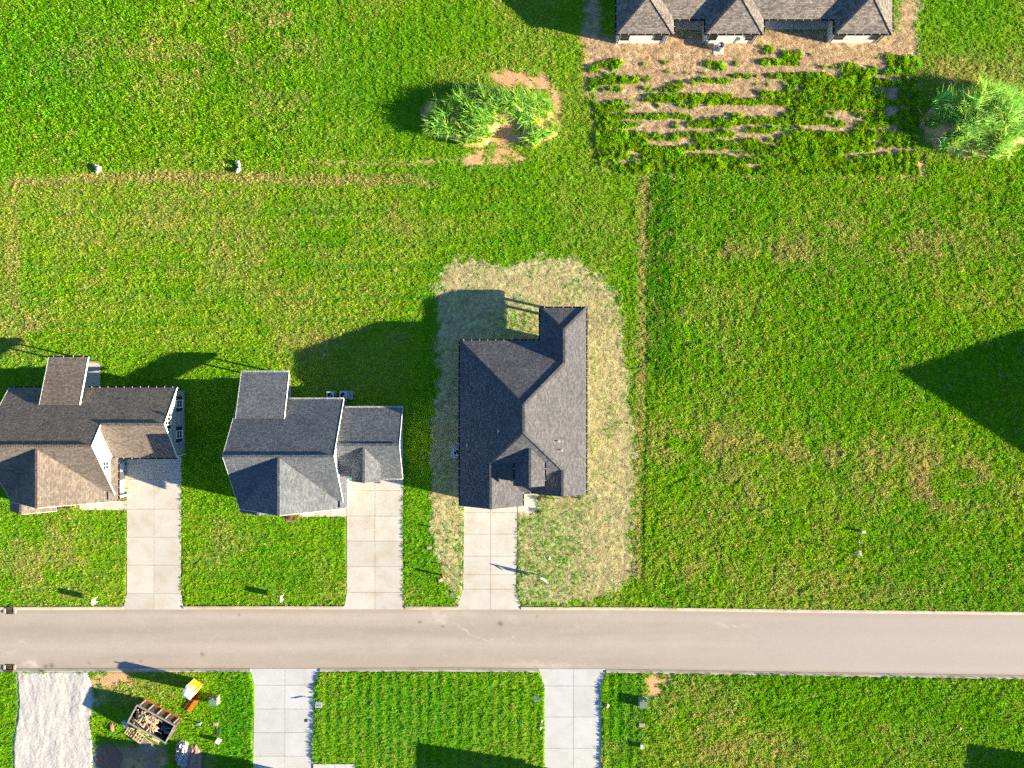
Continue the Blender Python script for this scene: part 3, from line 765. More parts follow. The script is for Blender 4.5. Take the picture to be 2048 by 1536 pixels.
# a little sparse growth in the straw
gx, gy = gx[keep], gy[keep]; clumpn = clumpn[keep]
n = len(gx)
col = sample(turf, gx, gy) * rng.uniform(0.75, 1.4, (n, 1))
hue = rng.normal(0, 1, n)
col[:, 0] *= 1 + 0.16 * hue; col[:, 1] *= 1 + 0.03 * hue
dr = rng.random(n) < 0.02 + 0.05 * sample(blur(inside(rect(1295, 352, 2200, 1220)), 6), gx, gy) + 0.55 * sample(dry, gx, gy)
col[dr] = cDRY * rng.uniform(0.8, 1.35, (dr.sum(), 1))
rough_lot = sample(blur(inside(rect(1295, 300, 2120, 1215)) | inside(rect(-70, -60, 620, 330)) | inside(rect(1290, 1345, 2120, 1600)), 12), gx, gy)
mown = sample(blur(inside(rect(636, 1345, 1086, 1600)) | inside(rect(0, 1022, 900, 1214)), 4), gx, gy)
sc_ = rng.uniform(0.7, 1.35, n) * (1 + 0.45 * rough_lot) * (0.75 + 0.6 * clumpn) * (1 - 0.1 * mown)
zz = hz(gx, gy)
rot = np.stack([rng.normal(0, 0.12, n), rng.normal(0, 0.12, n), rng.uniform(0, 6.283, n)], 1)
scatter('grass', np.stack([(gx - 1024) / S, (768 - gy) / S, zz], 1), rot, np.stack([sc_ * 1.1, sc_ * 1.1, sc_], 1), np.clip(col, 0, 0.9), rng.integers(0, 8, n), T_GRASS,
        'short green grass over the lots')
# straw
ns = 42000
sx, sy = rnd_pts(ns, 840, 495, 1300, 1220)
k = rng.random(ns) < sample(straw_d * ~(paved | built), sx, sy) * 0.9
sx, sy = sx[k], sy[k]
nb = 26000
bx_, by_ = rnd_pts(nb, 1150, -60, 1860, 360)
k = rng.random(nb) < sample(bare * ~(paved | built), bx_, by_) * 0.75
bx_, by_ = bx_[k], by_[k]
ax_ = np.concatenate([sx, bx_]); ay_ = np.concatenate([sy, by_]); n = len(ax_)
col = np.where((np.arange(n) < len(sx))[:, None], cSTRAW * 1.05, cBARE * 1.1) * rng.uniform(0.6, 1.35, (n, 1))
ang = np.where((ax_ > 1165) & (ax_ < 1250) & (ay_ > 560) | (ax_ < 925) & (ay_ > 900), 1.57, np.where(ay_ > 1000, 0.95, rng.uniform(0, 3.14, n))) + rng.normal(0, 0.25, n)
ang = np.where(ay_ < 400, rng.uniform(0, 3.14, n), ang)
s1 = rng.uniform(0.7, 1.3, n)
scatter('straw', np.stack([(ax_ - 1024) / S, (768 - ay_) / S, hz(ax_, ay_)], 1), np.stack([np.zeros(n), np.zeros(n), ang], 1), np.stack([s1, s1, s1], 1), np.clip(col, 0, 0.9), rng.integers(0, 6, n), T_STRAW,
        'loose straw spread over bare ground')
# yard weeds behind the white brick house: dense bushy rows thinning towards the house
nw = 60000
wx, wy = rnd_pts(nw, 1180, 95, 1838, 350)
rows_n = fbm(wx / 95, wy / 9, 200, 2); blot = fbm(wx / 16, wy / 10, 210, 4)
grad = np.interp(wy, [100, 150, 200, 260, 345], [-0.42, -0.13, -0.085, -0.03, 0.025]) + np.where(wx > 1560, 0.07, 0) + np.where((wx < 1245) & (wy > 120), 0.10, 0) + np.where((wx > 1795) & (wx < 1832), 0.16, 0)
grad = np.where((wx > 1770) & (wx < 1796) & (wy < 250), -0.1, grad)
grad = np.where((wx > 1520) & (wx < 1600) & (wy > 90) & (wy < 130), grad + 0.30, grad)
dens = sstep(0.68 * rows_n + 0.32 * blot + grad, 0.41, 0.60)
dens = np.where((wx > 1786) & (wx < 1832) & (np.sin(wx / 2.3) < -0.2), dens * 0.15, dens)
k = (rng.random(nw) < dens * 0.60) & (sample(bare, wx, wy) > 0.3) & (sample(paved | built, wx, wy) == 0)
wx, wy = wx[k], wy[k]; n = len(wx)
wb = fbm(wx / 16, wy / 16, 220, 3)
col = np.array([0.20, 0.45, 0.012]) * (0.7 + 0.7 * wb[:, None]) * rng.uniform(0.75, 1.35, (n, 1)); col[:, 0] *= rng.uniform(0.8, 1.7, n)
s1 = rng.uniform(0.35, 1.15, n) * (0.55 + 0.9 * wb)
leafy = rng.random(n) < 0.75
def pick_scatter(name, m, coll, npk, label, parent=None, zoff=0.0, zs=1.0, pts=None):
    kk = m.sum(); s3 = np.stack([s1[m], s1[m], s1[m] * zs], 1)
    P = np.stack([(wx[m] - 1024) / S, (768 - wy[m]) / S, hz(wx[m], wy[m]) + zoff], 1) if pts is None else pts[m]
    return scatter(name, P, np.stack([rng.normal(0, .15, kk), rng.normal(0, .15, kk), rng.uniform(0, 6.28, kk)], 1), s3, np.clip(col[m], 0, .9), rng.integers(0, npk, kk), coll, label, parent=parent)
pick_scatter('yard_weeds', leafy, T_LEAFY, 5, 'bushy green weeds in rows over the bare back yard')
pick_scatter('weed_grass', ~leafy, T_WEED, 6, 'grassy weeds among the bushy rows of the back yard')

# ------------------------------------------------------------------ house parts
def roof_face(h, pts, mat, thick=0.14):
    P = [WP(p) for p in pts]
    nrm = Vector((0, 0, 0))
    for i in range(len(P)): nrm += P[i].cross(P[(i + 1) % len(P)])
    if nrm.z < 0: P.reverse(); nrm = -nrm
    nrm.normalize(); n = len(P)
    mb = MB(); dn = Vector((0, 0, -thick))
    mb.add(P + [p + dn for p in P], [tuple(range(n)), tuple(range(2 * n - 1, n - 1, -1))] + [(i, i + n, (i + 1) % n + n, (i + 1) % n) for i in range(n)])
    o = mb.build('roof_slope', mat, h)
    e = Vector((0, 0, 1)).cross(nrm)
    e = e.normalized() if e.length > 1e-5 else Vector((1, 0, 0))
    s_ = nrm.cross(e).normalized()
    uvl = o.data.uv_layers.new(name='UVMap'); org = ORG[h.name]
    for lp in o.data.loops:
        p = o.data.vertices[lp.vertex_index].co + org
        uvl.data[lp.index].uv = (p.dot(e), p.dot(s_))
    return o
def ridge_caps(h, lines, mat, w=0.26, st=0.26):
    mb = MB()
    for a, b in lines:
        a = WP(a); b = WP(b); d = b - a; L = d.length; d.normalize(); k = max(1, int(L / st))
        for i in range(k):
            p = a + d * (L * i / k); q = a + d * (L * (i + 1.12) / k); lift = Vector((0, 0, 0.015)); lift2 = Vector((0, 0, 0.035))
            mb.beam(p + lift, q + lift2, w, 0.03)
    o = mb.build('ridge_cap', mat, h); o['kind'] = 'stuff'
    uvl = o.data.uv_layers.new(name='UVMap')
    for lp in o.data.loops:
        v = o.data.vertices[lp.vertex_index].co; uvl.data[lp.index].uv = (v.x + v.z, v.y)
def gutters(h, lines, mat, hang=WHITE, step=0.86):
    hm = MB()
    for a, b, n in lines:                 # a, b survey points at the eave; n outward horizontal survey direction
        A = WP(a); B = WP(b); nv = Vector((n[0], -n[1], 0)).normalized(); d = (B - A).normalized()
        g = MB(); up = Vector((0, 0, 1))
        def bar(n0, n1, z0, z1):
            p = [q + nv * x + up * z for z in (z0, z1) for q, x in ((A, n0), (B, n0), (B, n1), (A, n1))]
            g.hexa(p)
        bar(0.004, 0.02, -0.15, 0.0); bar(0.02, 0.12, -0.15, -0.13); bar(0.12, 0.137, -0.15, 0.01)
        g.build('gutter', mat, h)
        L = (B - A).length; k = max(1, int(L / step))
        for i in range(k):
            c = A + d * (L * (i + 0.5) / k)
            p = [c + d * x + nv * y + up * z for z in (0.002, 0.016) for x, y in ((-0.018, -0.02), (0.018, -0.02), (0.018, 0.14), (-0.018, 0.14))]
            hm.hexa(p)
    o = hm.build('gutter_hangers', hang, h); o['kind'] = 'stuff'
def fascia(h, a, b, mat=WHITE, drop=0.22, t=0.03, off=(0, 0)):
    A = WP(a) + Vector((off[0], -off[1], 0)); B = WP(b) + Vector((off[0], -off[1], 0))
    d = (B - A); s_ = Vector((-d.y, d.x, 0)).normalized() * t / 2; up = Vector((0, 0, 1))
    MB().hexa([A - s_ - up * drop, B - s_ - up * drop, B + s_ - up * drop, A + s_ - up * drop, A - s_ + up * 0.02, B - s_ + up * 0.02, B + s_ + up * 0.02, A + s_ + up * 0.02]).build('rake_board', mat, h)
def wall_prism(h, poly, z0, z1, mat, name='wall'):
    return MB().prism([(X(p[0]), Y(p[1])) for p in poly], z0, z1).build(name, mat, h)
def wall_panel(h, pts, nrm, mat, t=0.15, name='gable_wall'):     # pts survey 3d on a vertical plane, extruded inward
    P = [WP(p) for p in pts]; n = len(P); nv = Vector((nrm[0], -nrm[1], 0)).normalized()
    q = Vector((0, 0, 0))
    for i in range(n): q += P[i].cross(P[(i + 1) % n])
    a = sum(((P[(i + 1) % n] - P[i]).cross(P[(i + 2) % n] - P[i]) for i in range(n - 2)), Vector((0, 0, 0)))
    if (P[1] - P[0]).cross(P[2] - P[0]).dot(nv) < 0: P.reverse()
    mb = MB(); mb.add(P + [p - nv * t for p in P], [tuple(range(n)), tuple(range(2 * n - 1, n - 1, -1))] + [(i, i + n, (i + 1) % n + n, (i + 1) % n) for i in range(n)])
    return mb.build(name, mat, h)
def window(h, gx, gy, nrm, w, z0, z1, shutter=None, grid=False, frame=WHITE):    # metres
    O = W(gx, gy); nv = Vector((nrm[0], -nrm[1], 0)).normalized(); u = Vector((0, 0, 1)).cross(nv).normalized()
    f = MB(); t = 0.07
    f.obox(O, u, nv, (-w / 2, -w / 2 + t), (-0.02, 0.06), (z0, z1)); f.obox(O, u, nv, (w / 2 - t, w / 2), (-0.02, 0.06), (z0, z1))
    f.obox(O, u, nv, (-w / 2 + t, w / 2 - t), (-0.02, 0.06), (z1 - t, z1)); f.obox(O, u, nv, (-w / 2 + t, w / 2 - t), (-0.02, 0.06), (z0, z0 + t))
    zm = (z0 + z1) / 2
    f.obox(O, u, nv, (-w / 2 + t, w / 2 - t), (-0.02, 0.05), (zm - 0.03, zm + 0.03))
    if grid:
        f.obox(O, u, nv, (-0.015, 0.015), (0.0, 0.045), (z0 + t, zm - 0.03)); f.obox(O, u, nv, (-0.015, 0.015), (0.0, 0.045), (zm + 0.03, z1 - t))
    o = f.build('window', frame, h)
    for a, b in ((z0 + t, zm - 0.03), (zm + 0.03, z1 - t)):
        MB().obox(O, u, nv, (-w / 2 + t, w / 2 - t), (-0.01, 0.02), (a, b)).build('pane', GLASS, o)
    MB().obox(O, u, nv, (-w / 2 - 0.03, w / 2 + 0.03), (-0.01, 0.10), (z0 - 0.06, z0 - 0.001)).build('sill', frame, o)
    if shutter:
        for s_ in (-1, 1):
            a = s_ * (w / 2 + 0.05); b = s_ * (w / 2 + 0.40); sm = MB()
            sm.obox(O, u, nv, (min(a, b), max(a, b)), (-0.01, 0.03), (z0 - 0.02, z1 + 0.02))
            for k in range(8):
                zz_ = z0 + 0.05 + (z1 - z0 - 0.1) * k / 8
                sm.obox(O, u, nv, (min(a, b) + 0.05, max(a, b) - 0.05), (0.03, 0.045), (zz_, zz_ + 0.06))
            sm.build('shutter', shutter, h)
def garage_door(h, gx, gy, w, zt=2.15, n=(0, 1)):
    O = W(gx, gy); nv = Vector((n[0], -n[1], 0)); u = Vector((0, 0, 1)).cross(nv)
    fr = MB(); fr.obox(O, u, nv, (-w / 2 - 0.1, -w / 2), (-0.02, 0.05), (0.07, zt + 0.1)); fr.obox(O, u, nv, (w / 2, w / 2 + 0.1), (-0.02, 0.05), (0.07, zt + 0.1))
    fr.obox(O, u, nv, (-w / 2, w / 2), (-0.02, 0.05), (zt, zt + 0.1))
    d = fr.build('garage_door', WHITE, h)
    for k in range(4):
        MB().obox(O, u, nv, (-w / 2 + 0.005, w / 2 - 0.005), (-0.01, 0.03), (0.08 + k * (zt - 0.09) / 4, 0.07 + (k + 1) * (zt - 0.09) / 4)).build('panel', WHITE, d)
def front_door(h, gx, gy, n=(0, 1)):
    O = W(gx, gy); nv = Vector((n[0], -n[1], 0)); u = Vector((0, 0, 1)).cross(nv)
    d = MB().obox(O, u, nv, (-0.46, 0.46), (-0.01, 0.05), (0.1, 2.15)).build('door', DKGREY, h)
    MB().obox(O, u, nv, (0.34, 0.38), (0.05, 0.1), (1.0, 1.12)).build('handle', GREY, d)
def post(h, gx, gy, zt, mat=WHITE, w=0.22, z0=0.1):
    p = W(gx, gy); MB().box((p.x, p.y, (z0 + zt) / 2), (w, w, zt - z0)).build('porch_post', mat, h)
def spout(h, gx, gy, zt, mat):
    p = W(gx, gy); MB().box((p.x, p.y, zt / 2 + 0.1), (0.09, 0.09, zt - 0.1)).build('downspout', mat, h)
def beam_part(h, a, b, w=0.2, hh=0.25, mat=WHITE):
    MB().beam(WP(a), WP(b), w, hh).build('porch_beam', mat, h)

ZE = 46.0
# ---- charcoal hip-roofed house (centre)
hc = thing('house', 'new house with a charcoal hip roof, straw-covered yard and pale driveway', 'house', W(1045, 840))
p = 0.60; We, Ee, Ne, Se = 922.9, 1167.6, 683.9, 978.0; mid = (We + Ee) / 2; hw = (Ee - We) / 2; FR = 1004.0
zW = lambda x: ZE + p * (x - We); zE = lambda x: ZE + p * (Ee - x); zN = lambda y: ZE + p * (y - Ne); zS = lambda y: ZE + p * (Se - y)
r1 = (mid, Ne + hw, zW(mid)); r2 = (mid, Se - hw, zW(mid)); gr = 983.9; gz = zW(gr); g1 = (gr, Se - (gr - We), gz); g2 = (gr, FR, gz)
wm = 1122.9; wz = zE(wm); w1 = (wm, 620.5 + 44.7, wz); w2 = (wm, Ne + 44.7, wz)
rr_ = 1119.6; rz = zE(rr_); q1 = (rr_, Se - (Ee - rr_), rz); q2 = (rr_, 981.5, rz)
ge = gr + (gr - We); qe = rr_ - (Ee - rr_)
for f in ([(We, Ne, ZE), r1, r2, g1, g2, (We, FR, ZE)], [(We, Ne, ZE), (1078.2, Ne, ZE), w2, r1],
          [(Ee, 620.5, ZE), w1, w2, r1, r2, q1, q2, (Ee, 981.5, ZE)], [(1078.2, 620.5, ZE), w1, w2, (1078.2, Ne, ZE)],
          [(1078.2, 620.5, ZE), (Ee, 620.5, ZE), w1], [r2, g1, (ge, Se, ZE), (qe, Se, ZE), q1], [g1, g2, (ge, FR, ZE), (ge, Se, ZE)],
          [q1, (qe, Se, ZE), (qe, 981.5, ZE), q2]):
    roof_face(hc, f, SH_DARK)
dz, de = 101.0, 84.0
for x in (1029.1, 1085.9):
    roof_face(hc, [(1057.5, 887.3, dz), (1057.5, 960, dz), (x, 960, de), (x, 915.8, de)], SH_DARK, 0.12)
ridge_caps(hc, [(r1, r2), (r1, w2), (r1, (We, Ne, ZE)), (w1, w2), (w1, (1078.2, 620.5, ZE)), (w1, (Ee, 620.5, ZE)), (r2, g1), (r2, q1), (g1, g2), (q1, q2),
                ((1057.5, 888, dz), (1057.5, 960, dz))], SH_DARK)
gutters(hc, [((We, Ne, ZE), (We, FR, ZE), (-1, 0)), ((We, Ne, ZE), (1078.2, Ne, ZE), (0, -1)), ((1078.2, 620.5, ZE), (1078.2, Ne - 2.5, ZE), (-1, 0)), ((1078.2, 620.5, ZE), (Ee, 620.5, ZE), (0, -1)),
             ((Ee, 620.5, ZE), (Ee, 981.5, ZE), (1, 0)), ((ge, Se + 2.6, ZE), (ge, FR, ZE), (1, 0)), ((ge + 2.6, Se, ZE), (qe, Se, ZE), (0, 1)),
             ((1029.1, 916, de), (1029.1, 960, de), (-1, 0)), ((1085.9, 916, de), (1085.9, 960, de), (1, 0))], BLACK)
wall_prism(hc, [(929, 690), (1161, 690), (1161, 974), (1077, 974), (1077, 965), (1039, 965), (1039, 998), (929, 998)], 0.0, (ZE - 3) / S, BR_WHITE)
wall_panel(hc, [(929, 998.5, ZE - 4), (1039, 998.5, ZE - 4), (gr, 998.5, gz - 7)], (0, 1), SIDING)
wall_panel(hc, [(1077, 975, ZE - 4), (1161, 975, ZE - 4), (rr_, 975, rz - 7)], (0, 1), SIDING)
wall_prism(hc, rect(1033, 918, 1082, 956), 50 / S, (de - 4) / S, SIDING, 'dormer_wall')
wall_panel(hc, [(1033, 956.3, de - 5), (1082, 956.3, de - 5), (1057.5, 956.3, dz - 6)], (0, 1), SIDING)
for x, y in ((1161, 632), (1085, 629)): post(hc, x, y, 2.4, WHITE, 0.26)
beam_part(hc, (1085, 628, 43), (1161, 628, 43)); beam_part(hc, (1085, 630, 43), (1085, 690, 43)); beam_part(hc, (1161, 634, 43), (1161, 690, 43))
garage_door(hc, 984, 998, 4.9); front_door(hc, 1058, 965)
window(hc, 1119, 974, (0, 1), 1.5, 0.8, 2.2)
for y in (760, 860): window(hc, 1161, y, (1, 0), 0.9, 0.9, 2.2)
for y in (760, 930): window(hc, 929, y, (-1, 0), 0.9, 0.9, 2.2)
for gx_, gy_ in ((997, 862), (935, 890)):
    f_ = 1 - zW(gx_) / 1420; gx2, gy2 = 1024 + (gx_ - 1024) * f_, 768 + (gy_ - 768) * f_
    b = W(gx2, gy2); z = zW(gx2) / S
    v_ = MB().cyl((b.x, b.y), 0.085, z - 0.05, z + 0.45, 12).build('roof_vent', WHITE, hc)
    MB().box((b.x - 0.07, b.y, z + 0.02), (0.06, 0.5, 0.06)).build('flashing', WHITE, v_)
for gx_, gy_ in ((1116, 882), (1122, 900)):
    f_ = 1 - zE(gx_) / 1420; gx2, gy2 = 1024 + (gx_ - 1024) * f_, 768 + (gy_ - 768) * f_
    b = W(gx2, gy2); z = zE(gx2) / S
    v_ = MB().cyl((b.x, b.y), 0.05, z - 0.05, z + 0.35, 10).build('roof_vent', WHITE, hc)
    MB().box((b.x + 0.12, b.y, z - 0.05), (0.05, 0.36, 0.07)).build('flashing', WHITE, v_)

# ---- slate gabled house (left of centre)
hb = thing('house', 'gabled house with a slate grey roof and white gutters, two air conditioners behind', 'house', W(620, 900))
L, R, rb, fb_, yb = 495, 698, 797, 1003, 900; p = 0.745; zr = ZE + p * 103; gxr = 597; gzr = ZE + 0.735 * 102; gy0 = fb_ - (gzr - ZE) / p
for f in ([(L, rb, ZE), (R, rb, ZE), (R, yb, zr), (L, yb, zr)], [(L, yb, zr), (gxr, yb, zr), (gxr, gy0, gzr), (L, fb_, ZE)], [(gxr, yb, zr), (R, yb, zr), (R, fb_, ZE), (gxr, gy0, gzr)],
          [(gxr, gy0, gzr), (L, fb_, ZE), (L, 1009, ZE), (gxr, 1009, gzr)], [(gxr, gy0, gzr), (R, fb_, ZE), (R, 1009, ZE), (gxr, 1009, gzr)],
          [(545, 1002, 81), (545, 1016, 81), (497.5, 1016, 46.5), (497.5, 1002, 46.5)], [(545, 1002, 81), (545, 1016, 81), (592.5, 1016, 46.5), (592.5, 1002, 46.5)],
          [(693, 946, 54), (704, 946, 46.5), (704, 1007, 46.5), (693, 1007, 54)],
          [(500, 834, 75), (592, 834, 75), (592, 744.8, 45), (500, 744.8, 45)]):
    roof_face(hb, f, SH_BLUE)
p2 = 0.6; zw = ZE + p2 * 68.7
for f in ([(693, 813.4, ZE), (812, 813.4, ZE), (812, 882, zw), (693, 882, zw)], [(693, 951, ZE), (812, 951, ZE), (812, 882, zw), (693, 882, zw)],
          [(745, 888, 84.5), (745, 954, 84.5), (772, 954, 66), (772, 919, 66)], [(745, 888, 84.5), (745, 954, 84.5), (718, 954, 66), (718, 919, 66)]):
    roof_face(hb, f, SH_BLUE)
ridge_caps(hb, [((L, yb, zr), (R, yb, zr)), ((gxr, gy0, gzr), (gxr, 1009, gzr)), ((698, 882, zw), (812, 882, zw)), ((745, 889, 84.5), (745, 954, 84.5)), ((545, 1010, 81), (545, 1016, 81))], SH_BLUE)
gutters(hb, [((592, rb, ZE), (R, rb, ZE), (0, -1)), ((L, rb, ZE), (500, rb, ZE), (0, -1)), ((500, 744.8, 45), (592, 744.8, 45), (0, -1)), ((R + 3, 813.4, ZE), (812, 813.4, ZE), (0, -1)), ((772, 951, ZE), (812, 951, ZE), (0, 1)),
             ((704, 951, 46.5), (704, 1007, 46.5), (1, 0))], WHITE, WHITE, 1.0)
for a, b, off in (((L, rb, ZE), (L, yb, zr), (-.02, 0)), ((L, yb, zr), (L, fb_, ZE), (-.02, 0)), ((R, rb, ZE), (R, yb, zr), (.02, 0)), ((R, yb, zr), (R, fb_, ZE), (.02, 0)),
                  ((812, 813.4, ZE), (812, 882, zw), (.02, 0)), ((812, 882, zw), (812, 951, ZE), (.02, 0)), ((592, 834, 75), (592, 744.8, 45), (.02, 0)), ((500, 834, 75), (500, 744.8, 45), (-.02, 0)),
                  ((L, 1009, ZE), (gxr, 1009, gzr), (0, .02)), ((gxr, 1009, gzr), (R, 1009, ZE), (0, .02))):
    fascia(hb, a, b, WHITE, 0.2, 0.03, off)
wall_prism(hb, rect(501, 803, 691, 1002), 0, (ZE - 3) / S, SIDING)
wall_prism(hb, rect(691.2, 819, 806, 945), 0, (ZE - 3) / S, SIDING)
for gx_, n_ in ((691.5, 1), (500.5, -1)):
    wall_panel(hb, [(gx_, 803, ZE - 4), (gx_, 997, ZE - 4), (gx_, yb, zr - 8)], (n_, 0), SIDING)
wall_panel(hb, [(501, 1003, ZE - 4), (691, 1003, ZE - 4), (gxr, 1003, gzr - 8)], (0, 1), SIDING)
wall_panel(hb, [(806.3, 819, ZE - 4), (806.3, 945, ZE - 4), (806.3, 882, zw - 7)], (1, 0), SIDING)
wall_prism(hb, rect(722, 921, 768, 950), (ZE - 4) / S, 62 / S, SIDING, 'dormer_wall')
wall_panel(hb, [(722, 950.3, 61), (768, 950.3, 61), (745, 950.3, 78)], (0, 1), SIDING)
for x, y in ((504, 750), (578, 751)): post(hb, x, y, 2.35, WHITE, 0.16)
beam_part(hb, (504, 751, 43), (578, 751, 43))
garage_door(hb, 750, 945, 4.9); front_door(hb, 650, 1002); window(hb, 545, 1002, (0, 1), 1.4, .8, 2.1)
for y in (850, 910): window(hb, 806, y, (1, 0), 0.9, 0.9, 2.1)
window(hb, 691.5, 895, (1, 0), 0.9, 4.6, 5.6)
mp = W(806.3, 929)
mt_ = MB().box((mp.x + 0.08, mp.y, 1.4), (0.16, 0.3, 0.5)).build('meter_box', GREY, hb); MB().cyl((mp.x + 0.1, mp.y), 0.04, 0.1, 1.15, 8).build('conduit', GREY, mt_)
spout(hb, 808, 950, 2.4, WHITE); spout(hb, 693.5, 801, 2.4, WHITE)

# ---- brown gabled house (left edge)
ha = thing('house', 'gabled house with brown roof, white gable wall and grey brick side at the left edge', 'house', W(200, 880))
L, R, rb, yb, fb_ = 51, 257, 774.8, 880.8, 987; p = 0.75; zr = ZE + p * 106; gxr = 154; gzr = ZE + 0.73 * 103; gy0 = fb_ - (gzr - ZE) / p
zw = ZE + p * 68; ER = 375.5
for f in ([(L, rb, ZE), (ER, rb, ZE), (ER, 842.8, zw), (R, 842.8, zw), (R, yb, zr), (L, yb, zr)], [(248, 842.8, zw), (ER, 842.8, zw), (ER, 910.7, ZE), (248, 910.7, ZE)],
          [(L, yb, zr), (gxr, yb, zr), (gxr, gy0, gzr), (L, fb_, ZE)], [(gxr, yb, zr), (R, yb, zr), (R, fb_, ZE), (gxr, gy0, gzr)],
          [(gxr, gy0, gzr), (L, fb_, ZE), (L, 995, ZE), (gxr, 995, gzr)], [(gxr, gy0, gzr), (R, fb_, ZE), (R, 995, ZE), (gxr, 995, gzr)],
          [(96, 988, 79), (96, 1014, 79), (52.5, 1014, 46.5), (52.5, 988, 46.5)], [(96, 988, 79), (96, 1014, 79), (142, 1014, 46.5), (142, 988, 46.5)],
          [(248, 911.2, 56), (262, 911.2, 46.5), (262, 991, 46.5), (248, 991, 56)],
          [(127, 808, 73), (203, 808, 73), (203, 715.7, 45), (127, 715.7, 45)]):
    roof_face(ha, f, SH_BROWN)
ridge_caps(ha, [((L, yb, zr), (R, yb, zr)), ((gxr, gy0, gzr), (gxr, 995, gzr)), ((R, 842.8, zw), (ER, 842.8, zw)), ((96, 996, 79), (96, 1014, 79))], SH_BROWN)
gutters(ha, [((203, rb, ZE), (ER, rb, ZE), (0, -1)), ((L, rb, ZE), (127, rb, ZE), (0, -1)), ((127, 715.7, 45), (203, 715.7, 45), (0, -1)), ((264.6, 910.7, ZE), (ER, 910.7, ZE), (0, 1)), ((262, 913.5, 46.5), (262, 991, 46.5), (1, 0))], BLACK, WHITE, 0.86)
for a, b, off in (((R, 842.8, zw), (R, yb, zr), (.02, 0)), ((R, yb, zr), (R, fb_, ZE), (.02, 0)), ((ER, rb, ZE), (ER, 842.8, zw), (.02, 0)), ((ER, 842.8, zw), (ER, 910.7, ZE), (.02, 0)),
                  ((203, 808, 73), (203, 715.7, 45), (.02, 0)), ((127, 808, 73), (127, 715.7, 45), (-.02, 0)), ((L, rb, ZE), (L, yb, zr), (-.02, 0)), ((L, yb, zr), (L, fb_, ZE), (-.02, 0)),
                  ((L, 995, ZE), (gxr, 995, gzr), (0, .02)), ((gxr, 995, gzr), (R, 995, ZE), (0, .02)), ((96, 1014, 79), (142, 1014, 46.5), (0, .02))):
    fascia(ha, a, b, WHITE, 0.2, 0.03, off)
wall_prism(ha, rect(57, 781, 250, 988), 0, (ZE - 3) / S, SIDING)
wall_prism(ha, rect(250.2, 781, 370, 905), 0, (ZE - 3) / S, BR_MIX)
wall_panel(ha, [(251, 781, ZE - 4), (251, 981, ZE - 4), (251, yb, zr - 8)], (1, 0), SIDING)
wall_panel(ha, [(56.5, 781, ZE - 4), (56.5, 981, ZE - 4), (56.5, yb, zr - 8)], (-1, 0), SIDING)
wall_panel(ha, [(57, 989, ZE - 4), (250, 989, ZE - 4), (gxr, 989, gzr - 8)], (0, 1), SIDING)
wall_panel(ha, [(60, 1008, ZE - 4), (134, 1008, ZE - 4), (96, 1008, 73)], (0, 1), SIDING)
wall_prism(ha, rect(60, 988.5, 134, 1007.5), 0, (ZE - 5) / S, BR_MIX)
wall_panel(ha, [(370.3, 781, ZE - 4), (370.3, 905, ZE - 4), (370.3, 842.8, zw - 7)], (1, 0), BR_MIX)
wall_prism(ha, rect(250.2, 905.2, 254, 925), 0, (ZE - 5) / S, BR_MIX)
for y in (806, 866): window(ha, 370.3, y + 1, (1, 0), 0.86, 0.8, 2.1, SHUT, True)
window(ha, 370.6, 838, (1, 0), 0.86, 3.5, 4.75, SHUT, True)
window(ha, 251.3, 923, (1, 0), 0.86, 3.4, 4.5, SHUTG, True)
ub = W(370.5, 884)
u_ = MB().box((ub.x + 0.09, ub.y, 1.2), (0.18, 0.36, 0.45)).build('meter_box', BLUE, ha); MB().beam((ub.x + 0.1, ub.y, 1.0), (ub.x + 0.45, ub.y, 0.15), 0.05, 0.05).build('conduit', GREY, u_)
for x, y in ((131, 722), (196, 724)): post(ha, x, y, 2.35, mat_plain('dark_post', (0.08, 0.06, 0.05)), 0.16)
beam_part(ha, (131, 724, 43), (194, 724, 43))
garage_door(ha, 312, 905, 4.9); front_door(ha, 250.4, 950, (1, 0)); window(ha, 190, 988, (0, 1), 1.4, .8, 2.1)
spout(ha, 372, 908, 2.4, WHITE)
post(ha, 259.5, 988, 2.4)

# ---- white brick house (top edge)
hd = thing('house', 'white brick house with three hipped bays and a tan roof at the top edge', 'house', W(1490, -40))
p = 0.667; W0, E0, SB, SM = 1226, 1760, 90, 62; zf = lambda d: ZE + p * d
b1, b2, b3 = 1281.5, 1454.5, 1704
A1 = (b1, SB - 55.5, zf(55.5)); A1n = (b1, SM - 55.5, zf(55.5)); A2 = (b2, SB - 56.5, zf(56.5)); A2n = (b2, SM - 56.5, zf(56.5)); A3 = (b3, SB - 56, zf(56)); A3n = (b3, SM - 56, zf(56))
RW = (1337, -49, zf(111)); RE = (1649, -49, zf(111))
for f in ([(W0, SB, ZE), A1, A1n, RW, (W0, -160, ZE)], [(E0, SB, ZE), A3, A3n, RE, (E0, -160, ZE)],
          [A1n, (1337, SM, ZE), (1398, SM, ZE), A2n, (1511, SM, ZE), (1648, SM, ZE), A3n, RE, RW],
          [(W0, SB, ZE), (1337, SB, ZE), A1], [(1337, SB, ZE), (1337, SM, ZE), A1n, A1], [(1398, SB, ZE), (1511, SB, ZE), A2], [(1398, SB, ZE), A2, A2n, (1398, SM, ZE)],
          [(1511, SB, ZE), (1511, SM, ZE), A2n, A2], [(1648, SB, ZE), (E0, SB, ZE), A3], [(1648, SB, ZE), A3, A3n, (1648, SM, ZE)], [(W0, -160, ZE), RW, RE, (E0, -160, ZE)]):
    roof_face(hd, f, SH_TAN)
